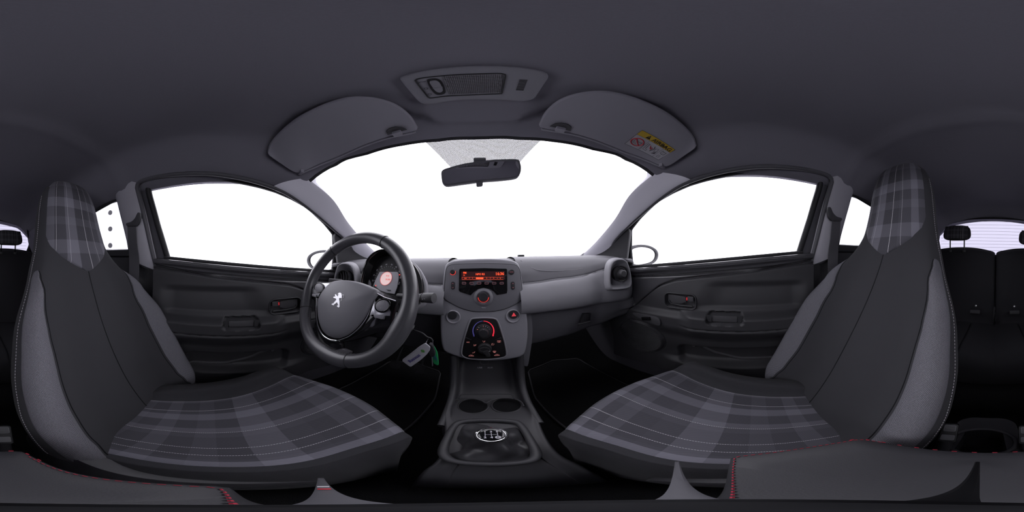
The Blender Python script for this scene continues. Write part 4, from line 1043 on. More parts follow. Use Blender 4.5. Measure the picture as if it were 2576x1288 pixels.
def figure(px, py, par, kind):
    q = onS(px, py, 0.0038); S_ = 0.0042
    def seg(*pts): tube('icon_line', [q + U * (a * S_) + W_ * (b * S_) for a, b in pts], 0.00042, M_ICON, par, seg=4)
    if kind in ('face', 'both', 'feet'):
        seg((0.9, 0.7), (0.6, -0.5), (-0.2, -0.6), (-0.35, -1.0)); seg((0.55, 0.1), (0.1, 0.0))
        if kind != 'feet': seg((-1.0, 0.5), (-0.2, 0.2))
        if kind != 'face': seg((-1.0, -0.9), (-0.6, -0.3))
    if kind == 'screen_feet':
        seg((0.9, 0.7), (0.6, -0.5), (-0.2, -0.6)); seg((-1, 0.7), (0.3, 0.9)); seg((-0.9, 0.1), (-0.9, -0.9)); seg((-1, .7), (-0.5, 0))
    if kind == 'screen':
        seg((-1.2, 0.6), (0, 0.95), (1.2, 0.6), (0.7, -0.5), (-0.7, -0.5), (-1.2, 0.6)); seg((0, -0.9), (0, 0.3)); seg((-.4, -.9), (-.4, .2)); seg((.4, -.9), (.4, .2))
    if kind == 'rear':
        seg((-1.3, 0.9), (1.3, 0.9), (1.3, -0.6), (-1.3, -0.6), (-1.3, 0.9)); seg((0, -1.0), (0, 0.4)); seg((-.5, -1.), (-.5, .3)); seg((.5, -1.), (.5, .3))
    if kind == 'car':
        seg((-1.9, -0.4), (-1.2, 0.1), (-0.6, 0.6), (0.6, 0.6), (1.2, 0.1), (1.9, -0.2), (1.8, -0.6), (-1.8, -0.6), (-1.9, -0.4)); seg((-0.4, 0.0), (0.6, 0.0))
for px, py, kd in ((1217, 859, 'face'), (1194.5, 868, 'both'), (1240, 866.5, 'screen_feet'), (1191.5, 886, 'feet'), (1244, 885, 'screen'), (1255.5, 859, 'rear'), (1185.5, 894.5, 'car'), (1250, 893, 'car')):
    figure(px, py, hp, kd)
st_text('A/C', 0.0060, 1177.5, 861, M_ICON, hp, off=0.0038)
# pull tab and sockets under the panel
tube('lower_tab', cr([onS(1208, 909, -0.004), onS(1209, 915, -0.004), onS(1219, 918, -0.004), onS(1228, 915, -0.004), onS(1229, 909, -0.004)], 20), 0.0016, M_DARK, stk, seg=6)
# ------------------------------------------------------------------ steering wheel
M_LEATH = mat('black_leather', (0.070, 0.069, 0.077), 0.30, spec=0.55, bump=(900, 0.35, 0.0004))
M_LEATHL = mat('smooth_grip_leather', (0.088, 0.086, 0.096), 0.30, spec=0.55, bump=(900, 0.25, 0.0003))
M_HUB = mat('hub_soft_plastic', (0.20, 0.196, 0.218), 0.45, spec=0.4, bump=(1600, 0.25, 0.0003))
M_GREYB = mat('grey_button', (0.23, 0.225, 0.25), 0.35, spec=0.45)
M_EMB = mat('bright_emblem', (0.90, 0.90, 0.92), 0.25, metal=0.4)
WC = V(-0.307, 0.280, -0.098); wt, wy = R(23.5), 0.076
wn = V(math.sin(wy), -math.cos(wt) * math.cos(wy), math.sin(wt)).normalized()
we1 = wn.cross(V(0, 0, 1)).normalized() * 1.0
if we1.x < 0: we1 = -we1
we2 = wn.cross(we1); we2 = we2 if we2.z > 0 else -we2
def onW(px, py, off=0.0): return onP(px, py, WC + wn * off, wn)
def wpt(a, b, h=0.0): return WC + we1 * a + we2 * b + wn * h
wh = thing('steering_wheel', 'black leather three-spoke steering wheel with a bright lion emblem', 'steering wheel', (WC.x, WC.y + 0.05, WC.z - 0.19))
Rm = 0.170
def widen(a):     # extra inward grip width near the spokes
    d = lambda c, w_: math.exp(-((math.atan2(math.sin(a - c), math.cos(a - c))) / w_) ** 2)
    return 0.009 * (d(R(-20), 0.30) + d(R(200), 0.30)) + 0.006 * d(R(-90), 0.40)
def rimG(a0, a1, n, grow=0.0):
    G = []
    for k in range(n + 1):
        a = lerp(a0, a1, k / n); w_ = widen(a); e = we1 * math.cos(a) + we2 * math.sin(a)
        rc = Rm - w_ / 2; hr = 0.0165 + w_ / 2 + grow; hv = 0.0175 + grow
        G.append([WC + e * (rc + hr * math.cos(t)) + wn * (hv * math.sin(t)) for t in [2 * PI * i / 20 for i in range(20)]])
    return G
seams = [R(62), R(128), R(205), R(-68)]
SEG = [(R(-68), R(62), M_LEATH), (R(62), R(128), M_LEATHL), (R(128), R(205), M_LEATH), (R(205), R(292), M_LEATHL)]
for a0, a1, m_ in SEG:
    gridmesh('rim_section', rimG(a0, a1, max(8, int((a1 - a0) * 24))), m_, wh, cu=True, caps=True, smooth=60)
for a in seams:
    e = we1 * math.cos(a) + we2 * math.sin(a); w_ = widen(a)
    tube('rim_seam', [WC + e * (Rm - w_ / 2 + (0.0168 + w_ / 2) * math.cos(t)) + wn * 0.0178 * math.sin(t) for t in [2 * PI * i / 24 for i in range(24)]], 0.0011, M_RUB, wh, seg=6, closed=True)
for a0, a1 in ((R(40), R(75)), (R(195), R(220)), (R(-95), R(-60))):
    dashes('rim_stitching', [WC + (we1 * math.cos(a) + we2 * math.sin(a)) * (Rm - 0.0168 - widen(a)) + wn * 0.003 for a in [lerp(a0, a1, k / 60) for k in range(61)]], 0.004, 0.003, 0.0007, M_BLACK, wh)
def dome(name, P, offs, m, parent, sm=50):
    c = sum(P, V(0, 0, 0)) / len(P)
    return gridmesh(name, [[c + (p - c) * g_ + wn * h for p in P] for g_, h in offs], m, parent, cu=True, caps=True, smooth=sm)
HUB = [(837.4, 709), (864, 704.6), (893, 707.5), (923, 716), (951, 731), (943.6, 748.9), (931.8, 772.5), (917, 796), (899, 819.7), (875.7, 840), (849, 850.6), (828.5, 846), (813.8, 834.4), (805, 813.8), (800.5, 790), (800.5, 760.6), (807.9, 740), (822.6, 720.8)]
hub = dome('airbag_hub', cr([onW(px, py, 0.002) for px, py in HUB], 60, closed=True), [(0.97, -0.035), (1.0, -0.012), (1.0, -0.002), (0.975, 0.004), (0.92, 0.008), (0.75, 0.0125), (0.45, 0.0155), (0.2, 0.0165), (0.01, 0.0167)], M_HUB, wh)
# lion emblem
Z = lambda x, y: (826 + x / 24.76, 728 + y / 24.76)
LION = [(590, 265), (650, 215), (720, 200), (790, 225), (825, 290), (832, 400), (838, 525), (660, 552), (668, 640), (690, 760), (695, 1080), (640, 1132), (600, 1105), (530, 1055), (545, 1002), (615, 1000), (600, 930), (535, 800), (440, 880), (355, 940), (335, 995), (270, 970), (195, 945), (240, 872), (310, 880), (370, 780), (495, 650), (470, 570), (330, 527), (300, 510), (340, 455), (440, 440), (400, 330), (460, 295), (510, 360), (560, 430), (620, 402), (590, 370), (600, 342), (640, 335), (640, 302), (602, 300)]
em = slab('lion_emblem', [onW(*Z(*p), 0.0195) for p in LION], -wn * 0.004, M_EMB, hub, smooth=0)
tube('emblem_tail', cr([onW(*Z(*p), 0.0185) for p in [(690, 765), (795, 712), (815, 620), (818, 520), (840, 420), (895, 350), (950, 372), (935, 470), (928, 530)]], 30), 0.0011, M_EMB, em, seg=6)
text('AIRBAG', 0.007, onW(830, 823, 0.0125), we1 + we2 * -0.1, we2, M_BLACK, hub, depth=0.0003)
# spokes
def plate(name, px, off, th, m, par, bv=0.001, n=0):
    P = [onW(a, b, off) for a, b in px]
    if n: P = cr(P, n, closed=True)
    return slab(name, P, -wn * th, m, par, bevel=bv)
rsp = plate('spoke', [(944, 737), (998, 757), (993, 775), (986, 800), (982, 828), (968, 838), (945, 838), (915, 848), (880, 858), (852, 862), (852, 852), (880, 838), (905, 815), (930, 775)], -0.004, 0.012, M_GLOSS, wh, 0.002)
lsp = plate('spoke', [(838, 708), (838, 716), (818, 728), (806, 745), (799, 770), (797, 800), (803, 828), (815, 848), (835, 856), (858, 858), (860, 876), (842, 880), (820, 874), (803, 858), (796, 830), (792, 790), (790, 756), (780, 748), (783, 730), (791, 715)], -0.004, 0.012, M_GLOSS, wh, 0.002)
Zr = lambda x, y: (920 + x / 10.733, 720 + y / 10.733)
plate('satin_switch_plate', [Zr(*p) for p in [(258, 230), (245, 400), (300, 440), (270, 540), (330, 640), (430, 680), (540, 650), (620, 600), (668, 690), (650, 800), (520, 795), (500, 900), (430, 890), (240, 850), (200, 760), (100, 800), (180, 560), (225, 400)]], 0.001, 0.003, M_SATIN, rsp, 0.0004)
tube('satin_spoke_line', [onW(*Zr(*p), 0.002) for p in [(275, 180), (500, 300), (810, 400)]], 0.0014, M_SATIN, rsp, seg=6)
b1 = plate('round_button', [Zr(440 + 165 * math.cos(a) * 1.05 + 30 * math.sin(a), 520 - 150 * math.sin(a)) for a in [2 * PI * k / 30 for k in range(30)]], 0.005, 0.006, M_GREYB, rsp, 0.001)
tube('button_ring', [onW(*Zr(455 + 190 * math.cos(a) + 30 * math.sin(a), 520 - 170 * math.sin(a)), 0.003) for a in [2 * PI * k / 32 for k in range(32)]], 0.0022, M_GLOSS, rsp, seg=8, closed=True)
text('+', 0.006, onW(*Zr(485, 425), 0.0056), we1, we2, M_SYMB, b1); text('-', 0.008, onW(*Zr(400, 585), 0.0056), we1, we2, M_SYMB, b1)
b2 = plate('flat_button', [Zr(*p) for p in [(215, 740), (500, 795), (470, 870), (430, 895), (250, 850), (215, 800)]], 0.005, 0.004, M_GREYB, rsp, 0.001)
# left switch cluster (zoom: 680,560 at x5.854)
Zl = lambda x, y: (680 + x / 5.854, 560 + y / 5.854)
plate('satin_switch_plate', [Zl(*p) for p in [(640, 920), (680, 900), (770, 890), (905, 895), (830, 950), (760, 1010), (715, 1060), (700, 1100), (680, 1075), (610, 1040), (605, 1000), (630, 960)]], 0.001, 0.003, M_SATIN, lsp, 0.0004)
b3 = plate('round_button', [Zl(712 + 60 * math.cos(a), 955 - 62 * math.sin(a)) for a in [2 * PI * k / 28 for k in range(28)]], 0.005, 0.006, M_GREYB, lsp, 0.001)
tube('button_ring', [onW(*Zl(717 + 70 * math.cos(a), 957 - 70 * math.sin(a)), 0.003) for a in [2 * PI * k / 28 for k in range(28)]], 0.0016, M_GLOSS, lsp, seg=8, closed=True)
plate('flat_button', [Zl(*p) for p in [(612, 1045), (675, 1062), (668, 1100), (612, 1082)]], 0.005, 0.004, M_GREYB, lsp, 0.0008)
# chrome V trim round the hub
CV = [(796.5, 749), (795.5, 784), (800, 818), (812, 842), (829, 854), (848, 857.5)]
tube('chrome_trim', cr([onW(px, py, -0.001) for px, py in CV], 40), lambda t: 0.0012 + 0.0016 * t, M_CHROME, lsp, seg=8)
tube('chrome_trim', cr([onW(px, py, -0.001) for px, py in [(849, 857), (878, 846), (905, 823), (922, 800), (931, 780)]], 30), 0.0012, M_SATIN, rsp, seg=8)
# bottom leather spoke and column shroud
plate('lower_spoke', [(805, 852), (830, 872), (862, 876), (880, 884), (868, 905), (840, 905), (812, 888), (798, 868)], -0.006, 0.014, M_LEATHL, wh, 0.004)
col = thing('steering_column', 'black steering column shroud with stalks and ignition lock', 'column', (-0.30, 0.42, -0.30))
P0, P1 = WC - wn * 0.035, WC - wn * 0.22
revolve('shroud', [(0.040, 0.0), (0.052, 0.012), (0.058, 0.06), (0.060, 0.19)], P0 - we2 * 0.012, -wn, M_BLACK, col, seg=32)
# wiper stalk
a, b = onY(1052, 757, 0.385), onY(1086, 752, 0.345)
ax = (b - a).normalized(); ax = V(0.95, -0.30, 0.10).normalized(); L_ = 0.035
e_ = onY(1092, 750, 0.35)
stl = tube('wiper_stalk', [e_ - ax * 0.12, e_ - ax * 0.05, e_ - ax * 0.034], lambda t: 0.007 + 0.003 * t, M_BLACK, col, seg=16)
revolve('stalk_end', [(0.0105, -0.036), (0.0118, -0.030), (0.0125, -0.004), (0.0115, 0.0), (0, 0.0012)], e_, ax, M_DARK, stl, seg=28)
tube('stalk_ring', [e_ - ax * 0.031 + (V(0, 0, 1) * math.cos(t) + ax.cross(V(0, 0, 1)) * math.sin(t)) * 0.0121 for t in [2 * PI * k / 20 for k in range(20)]], 0.0006, M_RUB, stl, seg=5, closed=True)
sn = V(0, -1, 0.25).normalized()
text('O', 0.0048, e_ - ax * 0.022 + sn * 0.0126 - V(0, 0, 0.002), ax, V(0, 0.25, 1), M_SYMB, stl)
text('o', 0.0048, e_ - ax * 0.028 + sn * 0.0126 - V(0, 0, 0.003), ax, V(0, 0.25, 1), M_SYMB, stl)
tube('ignition_barrel', [V(-0.28, 0.40, -0.165), onY(1036, 828, 0.432)], lambda t: 0.022 - 0.006 * t, M_BLACK, col, seg=16)
e2 = onY(829, 708, 0.30)
tube('light_stalk', [V(-0.34, 0.36, -0.10), e2 + V(0.03, 0.02, 0), e2], lambda t: 0.007 + 0.003 * t, M_DARK, col, seg=14)
# ------------------------------------------------------------------ instrument pod
kn_ = wn; KC = V(-0.315, 0.47, -0.080)
def onK(px, py, off=0.0): return onP(px, py, KC + kn_ * off, kn_)
pod = thing('instrument_cluster', 'gloss black round instrument pod behind the steering wheel', 'gauge', (KC.x, KC.y + 0.05, -0.20))
HOOD = [(905, 748), (905.5, 715), (911, 682), (923, 652), (942, 633), (965, 626), (990, 631), (1018, 645), (1044, 668), (1061, 700), (1064, 735), (1050, 765), (1000, 785), (940, 775)]
P = cr([onK(px, py) for px, py in HOOD], 72, closed=True); c = sum(P, V(0, 0, 0)) / len(P)
gridmesh('hood', [[c + (p - c) * g_ + kn_ * h for p in P] for g_, h in ((0.90, -0.14), (0.98, -0.07), (1.0, -0.01), (1.0, 0.0), (0.985, 0.0025), (0.965, 0.0), (0.95, -0.012), (0.92, -0.045))], M_GLOSS, pod, cu=True, smooth=50)
gridmesh('outer_shell', [[c + (p - c) * g_ + kn_ * h for p in P] for g_, h in ((0.92, -0.15), (1.02, -0.08), (1.055, -0.035), (1.04, -0.022), (0.98, -0.02))], M_BAND, pod, cu=True, smooth=60)
dial = slab('dial_face', [c + (p - c) * 0.935 - kn_ * 0.045 for p in P], -kn_ * 0.004, mat('dial_black', (0.012, 0.012, 0.014), 0.35), pod)
M_PLATE = mat('dial_grey_plate', (0.30, 0.295, 0.33), 0.5, emit=0.06)
Zk = lambda x, y: (880 + x / 9.2, 620 + y / 9.2)
pl = slab('grey_plate', [onK(*Zk(*p), -0.035) for p in [(690, 585), (1100, 585), (1130, 630), (1125, 760), (1090, 940), (1030, 1100), (850, 1070), (700, 1015), (545, 890), (600, 760)]], -kn_ * 0.004, M_PLATE, dial, bevel=0.001)
M_LCD = mat('pale_rose_display', (0.90, 0.66, 0.64), 0.5, emit=0.40); M_LCDT = mat('red_display_text', (0.85, 0.16, 0.14), 0.6, emit=0.25)
lc = slab('round_display', [onK(*Zk(838 + 128 * math.cos(a) + 30 * math.sin(a), 742 - 150 * math.sin(a)), -0.0335) for a in [2 * PI * k / 36 for k in range(36)]], -kn_ * 0.002, M_LCD, pl)
tube('display_ring', [onK(*Zk(838 + 132 * math.cos(a) + 30 * math.sin(a), 742 - 155 * math.sin(a)), -0.033) for a in [2 * PI * k / 36 for k in range(36)]], 0.0008, M_LCDT, pl, seg=5, closed=True)
text('36.80', 0.0095, onK(*Zk(880, 765), -0.0328), we1, we2, M_LCDT, lc, depth=0.0002); text('0:41', 0.0085, onK(*Zk(880, 680), -0.0328), we1, we2, M_LCDT, lc, depth=0.0002)
cc = onK(*Zk(838, 742), -0.038)
for k in range(12):
    a = R(215 - k * 23)
    dv = we1 * math.cos(a) + we2 * math.sin(a)
    text(str(10 + 10 * k), 0.0075, cc + dv * 0.058, V(dv.dot(we2), 0, 0).x * we1 - dv.dot(we1) * we2, dv, M_SYMB, dial, depth=0.0002)
    for q in (0, 0.5):
        a2 = R(215 - (k + q) * 23); d2 = we1 * math.cos(a2) + we2 * math.sin(a2)
        tube('dial_tick', [cc + d2 * 0.047, cc + d2 * (0.052 if q == 0 else 0.050)], 0.0005, M_SYMB, dial, seg=4)
nd = slab('needle', [onK(*Zk(*p), -0.032) for p in [(835, 985), (870, 1000), (940, 1005), (938, 1025), (880, 1025)]], -kn_ * 0.002, M_RUB, pl)
for p in ((600, 905), (1152, 655)):
    revolve('warning_light', [(0.0022, 0), (0.0018, 0.0008), (0, 0.001)], onK(*Zk(*p), -0.033), kn_, M_REDL, pl, seg=10)
# ------------------------------------------------------------------ keys and fobs
kh = onY(1071, 851, 0.40)
key = thing('ignition_key', 'black car key hanging from the ignition on a split ring', 'key', (kh.x, kh.y, kh.z - 0.05))
tube('key_strap', cr([onY(1040, 830, 0.43), onY(1062, 838, 0.41), onY(1075, 848, 0.40), onY(1084, 851, 0.40), onY(1089, 858, 0.40)], 30), 0.0022, M_BLACK, key, seg=8)
rc = onY(1074, 855, 0.40)
tube('split_ring', [onY(1077.5, 852, 0.398), onY(1074, 858, 0.398), onY(1071.5, 864, 0.398)], 0.0012, M_CHROME, key, seg=6)
tube('split_ring', [onY(1089, 858, 0.398), onY(1089.5, 863, 0.398), onY(1087.5, 869, 0.398)], 0.0012, M_CHROME, key, seg=6)
slab('key_head', cr([onY(px, py, 0.404) for px, py in [(1078, 866), (1085, 868), (1091, 878), (1094, 890), (1092, 897), (1085, 898), (1078, 886)]], 28, closed=True), (0, 0.012, 0), M_BLACK, key, bevel=0.003)
slab('key_blade', [onY(px, py, 0.408) for px, py in [(1085.5, 897), (1088, 897), (1089, 920), (1087, 922)]], (0, 0.002, 0), M_SATIN, key)
M_TAGW = mat('white_leatherette', (0.62, 0.61, 0.66), 0.5); M_NAVY = mat('navy_print', (0.05, 0.04, 0.30), 0.6)
TG = cr([onY(px, py, 0.390) for px, py in [(1066, 865), (1070, 863.5), (1076, 868), (1082, 874), (1080, 882), (1074.6, 890.7), (1058, 906), (1034, 922.7), (1030, 922), (1012, 908.5), (1012.6, 904), (1030, 891), (1053, 873)]], 60, closed=True, curve=False)
tg = slab('fob', TG, (0, 0.003, 0), M_TAGW, None, bevel=0.0008)
tg.name = 'key_fob'; tag(tg, 'white leather key fob printed smeeing with a green clover', 'key fob', 'key fobs')
p0, p1 = onY(1058.5, 892.5, 0.389), onY(1029, 912.5, 0.389)
uu = (p1 - p0).normalized(); vv_ = V(0, -1, 0).cross(uu)
text('smeeing', 0.0150, (p0 + p1) / 2, uu, vv_, M_NAVY, tg, depth=0.0003)
M_GRN = mat('leaf_green', (0.07, 0.42, 0.07), 0.5); M_GRN2 = mat('leaf_light_green', (0.22, 0.58, 0.10), 0.5)
q = onY(1063.5, 883.5, 0.3890)
for k in range(4):
    a = R(45 + 90 * k + 10); d = V(math.cos(a), 0, math.sin(a)); e = V(-d.z, 0, d.x)
    slab('clover_leaf', [q + d * r_ + e * s_ for r_, s_ in ((0.0003, 0), (0.0035, 0.0026), (0.0056, 0.0020), (0.0050, 0), (0.0056, -0.0020), (0.0035, -0.0026))], (0, 0.0004, 0), M_GRN if k % 2 else M_GRN2, tg)
dashes('fob_stitching', [onY(lerp(1016, 1060, k / 20), lerp(904, 871.5, k / 20), 0.3893) for k in range(21)], 0.0016, 0.0012, 0.00025, M_RUBG, tg)
M_GTAG = mat('green_plastic', (0.02, 0.36, 0.11), 0.45)
GT = cr([onY(px, py, 0.412) for px, py in [(1083, 866), (1089, 868), (1095, 877), (1100, 888), (1102, 902), (1103, 918), (1096, 917), (1090, 912), (1087, 895), (1085, 880)]], 50, closed=True)
gt_ = slab('key_tag', GT, (0, 0.003, 0), M_GTAG, None, bevel=0.0007)
tag(gt_, 'green plastic key tag behind the black key', 'key tag', 'key fobs')
for k in range(3): tube('printed_line', [onY(1091 + 3.2 * k, 892 + 3 * k, 0.4112), onY(1093 + 3.2 * k, 903 + 3 * k, 0.4112)], 0.0006, M_NAVY, gt_, seg=4)
# ------------------------------------------------------------------ pedals
M_PED = mat('pedal_rubber', (0.035, 0.035, 0.038), 0.8, bump=(160, 1.0, 0.003))
for nm, px, py, lb in (('clutch_pedal', 994, 916, 'black rubber pedal hanging left of the white key fob'), ('brake_pedal', 1056, 928, 'black rubber pedal half hidden under the white key fob')):
    c = onY(px, py, 0.62)
    pd = thing(nm, lb, 'pedal', (c.x, c.y, c.z - 0.04), 'foot pedals')
    n_ = V(0, -0.85, 0.5).normalized(); v_ = V(0, 0.5, 0.85)
    slab('pad', [c + V(a, 0, 0) + v_ * b for a, b in ((-0.026, 0.024), (0.026, 0.018), (0.022, -0.024), (-0.018, -0.026), (-0.028, -0.010))], -n_ * 0.012, M_PED, pd, bevel=0.003)
    tube('pedal_arm', [c - n_ * 0.008 + v_ * 0.01, c + V(0.01, 0.03, 0.06), c + V(0.015, 0.08, 0.12), c + V(0.02, 0.14, 0.18)], 0.006, M_DARK, pd, seg=8)
# ------------------------------------------------------------------ tunnel console
cn = thing('centre_console', 'black centre console with cup holders and gear lever surround', 'console', (0.012, 0.3, -0.76))
M_CON = mat('console_plastic', (0.052, 0.051, 0.057), 0.5, spec=0.45, bump=(1500, 0.25, 0.0003))
ST_ = [(0.570, -0.40, 0.100, 0.0), (0.535, -0.455, 0.104, 0.0), (0.500, -0.505, 0.104, 0.0), (0.455, -0.532, 0.104, 0.0), (0.400, -0.536, 0.104, 0.0), (0.345, -0.530, 0.102, 0.0), (0.300, -0.528, 0.090, 0), (0.24, -0.530, 0.078, 0), (0.175, -0.540, 0.070, 0), (0.135, -0.560, 0.072, 0), (0.105, -0.60, 0.068, 0), (0.09, -0.70, 0.066, 0)]
K = []
for k, (y, z, hw, _) in enumerate(ST_):
    x0 = lerp(0.010, 0.016, sst(0.5, 0.2, y)); rl = 0.030 * sst(0.30, 0.45, y)
    fl_ = 0.022 * sst(0.28, 0.42, y); K.append([(x0 - hw - fl_, y + 0.01, -0.74), (x0 - hw - 0.4 * fl_, y + 0.004, z - 0.05), (x0 - hw, y, z + rl), (x0 - hw + 0.012, y, z + rl + 0.004), (x0 - hw + 0.024, y, z + 0.004), (x0 - 0.04, y, z), (x0, y, z), (x0 + 0.04, y, z), (x0 + hw - 0.024, y, z + 0.004), (x0 + hw - 0.012, y, z + rl + 0.004), (x0 + hw, y, z + rl), (x0 + hw + 0.4 * fl_, y + 0.004, z - 0.05), (x0 + hw + fl_, y + 0.01, -0.74)])
gridmesh('body', Surf(K).grid(72, 66), M_CON, cn)
# upright side rails up to the stack
for sg in (-1, 1):
    x = 0.011 + sg * 0.103
    P = cr([V(x + 0.003 * sg, 0.515, -0.36), V(x, 0.495, -0.43), V(x - 0.004 * sg, 0.46, -0.485), V(x - 0.006 * sg, 0.41, -0.512), V(x - 0.006 * sg, 0.36, -0.525), V(x - 0.008 * sg, 0.30, -0.530)], 30)
    tube('side_rail', P, lambda t: 0.014 - 0.006 * t, M_CON, cn, seg=14)
# cup recesses: flat black discs stand for the shade inside, with raised rims
for sg in (-1, 1):
    c = V(0.013 + sg * 0.042, 0.405, -0.5335)
    w_ = revolve('cup_well', [(0.036, 0.0018), (0.0375, 0.003), (0.0395, 0.0018), (0.039, 0.0)], c, (0, 0, 1), M_CON, cn, seg=36)
    revolve('well_shade', [(0.0355, 0.0022), (0.0355, 0.0026), (0.0, 0.0026)], c, (0, 0, 1), M_CARPET, w_, seg=36)
P = cr([onZ(px, py, -0.515) for px, py in [(1130, 1022), (1140, 1008), (1165, 1003), (1190, 1003), (1212, 1008), (1222, 1014), (1234, 1008), (1260, 1002), (1290, 1003), (1310, 1010), (1318, 1022)]], 50)
tube('cup_lip', P, 0.0022, M_CON, cn, seg=8)
tube('tray_lip', cr([onZ(px, py, -0.50) for px, py in [(1155, 1002), (1162, 993), (1185, 991), (1270, 991), (1288, 994), (1293, 1003)]], 30), 0.0020, M_CON, cn, seg=6)
# socket marks below the heater panel
for tx, px, py, sz in (('USB', 1207, 925, 0.009), ('AUX', 1233, 925, 0.008)):
    text(tx, sz, onY(px, py, 0.505), V(1, 0, 0), V(0, 0.3, 1), M_SYMB, cn, name='socket_mark', depth=0.0002)
# gear lever surround
BF = [(1163, 1061), (1225, 1057), (1292, 1061), (1313, 1074), (1334, 1108), (1348, 1138), (1338, 1157), (1292, 1166), (1230, 1168), (1162, 1164), (1128, 1155), (1115, 1136), (1123, 1108), (1141, 1074)]
P = cr([onZ(px, py, -0.522) for px, py in BF], 72, closed=True)
tube('gear_surround', P, 0.0075, M_CON, cn, seg=12, closed=True, nrm=V(0, 0, 1))
# ------------------------------------------------------------------ gear lever
KT = onZ(1236, 1094, -0.435)
gl_ = thing('gear_lever', 'black gear lever with a chrome-ringed five-speed knob and leather gaiter', 'gear lever', (KT.x, KT.y + 0.02, -0.53))
c0 = sum(P, V(0, 0, 0)) / len(P)
M_GAIT = mat('gaiter_leather', (0.045, 0.044, 0.049), 0.38, spec=0.5, bump=(700, 0.2, 0.0004))
neck = KT + V(0.0, 0.012, -0.032)
G = []
for j in range(25):
    t = j / 24; row = []
    for i, p in enumerate(P):
        a = 2 * PI * i / len(P)
        q = p.lerp(neck + V(0.014 * math.cos(-a + 2.2), 0.014 * math.sin(-a + 2.2), 0), 0) if False else p
        d = (p - c0); tgt = neck + V(d.x, d.y, 0).normalized() * 0.015
        q = V(lerp(p.x, tgt.x, t), lerp(p.y, tgt.y, t), lerp(-0.534, neck.z, t ** 1.8 * 0.95 + 0.05 * t))
        fold = math.sin(a * 3 + 2.5 * t * 2 + 0.7) * 0.55 + math.sin(a * 5 - 6 * t + 1.1) * 0.3 + math.sin(a * 8 + 11 * t) * 0.15
        amp = 0.011 * math.sin(PI * min(1, t * 1.05)) ** 0.8
        q += V(d.x, d.y, 0).normalized() * fold * amp * 0.5 + V(0, 0, fold * amp)
        q.z = max(q.z, -0.5375)
        row.append(q)
    G.append(row)
gridmesh('gaiter', G, M_GAIT, gl_, cu=True)
kax = (V(0, -0.35, 1)).normalized()
kb = revolve('knob', [(0.012, -0.034), (0.014, -0.026), (0.020, -0.016), (0.0235, -0.008), (0.0240, -0.002), (0.0225, 0.0025), (0.0205, 0.004)], KT, kax, M_GLOSS, gl_, seg=40)
revolve('chrome_ring', [(0.0232, 0.0002), (0.0225, 0.0036), (0.0205, 0.0048), (0.0195, 0.0040)], KT, kax, M_CHROME, kb, seg=44)
cap = revolve('gear_pattern_cap', [(0.0198, 0.0032), (0.017, 0.0050), (0.010, 0.0062), (0, 0.0066)], KT, kax, M_GLOSS, kb, seg=40)
ku = V(1, 0, 0); kv = kax.cross(ku); M_GP = mat('silver_print', (0.60, 0.59, 0.64), 0.5)
kc = KT + kax * 0.0068
for k, (t1, t2) in enumerate((('1', '2'), ('3', '4'), ('5', 'R'))):
    x = -0.0085 + 0.0085 * k
    text(t1, 0.0068, kc + ku * x + kv * 0.0085, ku, kv, M_GP, cap, depth=0.0003, bold=0.0003)
    if t2 == 'R':
        slab('reverse_mark', fr(kc + ku * x - kv * 0.0085, ku, kv, ell(0.0042, 0.0042, 20)), -kax * 0.0006, M_GP, cap)
        text('R', 0.0055, kc + ku * x - kv * 0.0085 + kax * 0.0003, ku, kv, M_RUB, cap, depth=0.0002)
    else:
        text(t2, 0.0068, kc + ku * x - kv * 0.0085, ku, kv, M_GP, cap, depth=0.0003, bold=0.0003)
    tube('shift_line', [kc + ku * x + kv * 0.005, kc + ku * x - kv * 0.005], 0.0006, M_GP, cap, seg=4)
tube('shift_line', [kc - ku * 0.0085, kc + ku * 0.0085], 0.0005, M_GP, cap, seg=4)
# ------------------------------------------------------------------ armrest
M_ARM = mat('armrest_leatherette', (0.046, 0.0455, 0.051), 0.55, spec=0.4, bump=(900, 0.4, 0.0004))
M_REDT = mat('red_thread', (0.38, 0.02, 0.045), 0.8)
am = thing('armrest', 'black leatherette armrest with red stitching between the seats', 'armrest', (0.035, -0.07, -0.52))
AO = [(-0.046, 0.002), (0.03, 0.004), (0.108, 0.006), (0.120, 0.0), (0.128, -0.046), (0.124, -0.088), (0.112, -0.112), (0.06, -0.124), (0.0, -0.128), (-0.034, -0.128), (-0.044, -0.118), (-0.050, -0.07), (-0.056, -0.03), (-0.056, -0.008)]
P = cr([V(x, y, -0.330) for x, y in AO], 90, closed=True); c = sum(P, V(0, 0, 0)) / len(P)
gridmesh('lid', [[c + (p - c) * g_ + V(0, 0, h) for p in P] for g_, h in ((0.90, -0.055), (0.98, -0.050), (1.0, -0.040), (1.0, -0.012), (0.985, -0.004), (0.95, 0.0), (0.7, 0.003), (0.3, 0.004), (0.01, 0.004))], M_ARM, am, cu=True, caps=True, smooth=50)
lid = am.children[0]
Q = [c + (p - c) * 0.955 + V(0, 0, 0.0008) for p in P]
def arc(idx0, idx1): return [Q[i % 90] for i in range(idx0, idx1)]
i0 = max(range(90), key=lambda i: Q[i].x - Q[i].y * 0.5)
front = sorted(range(90), key=lambda i: i)
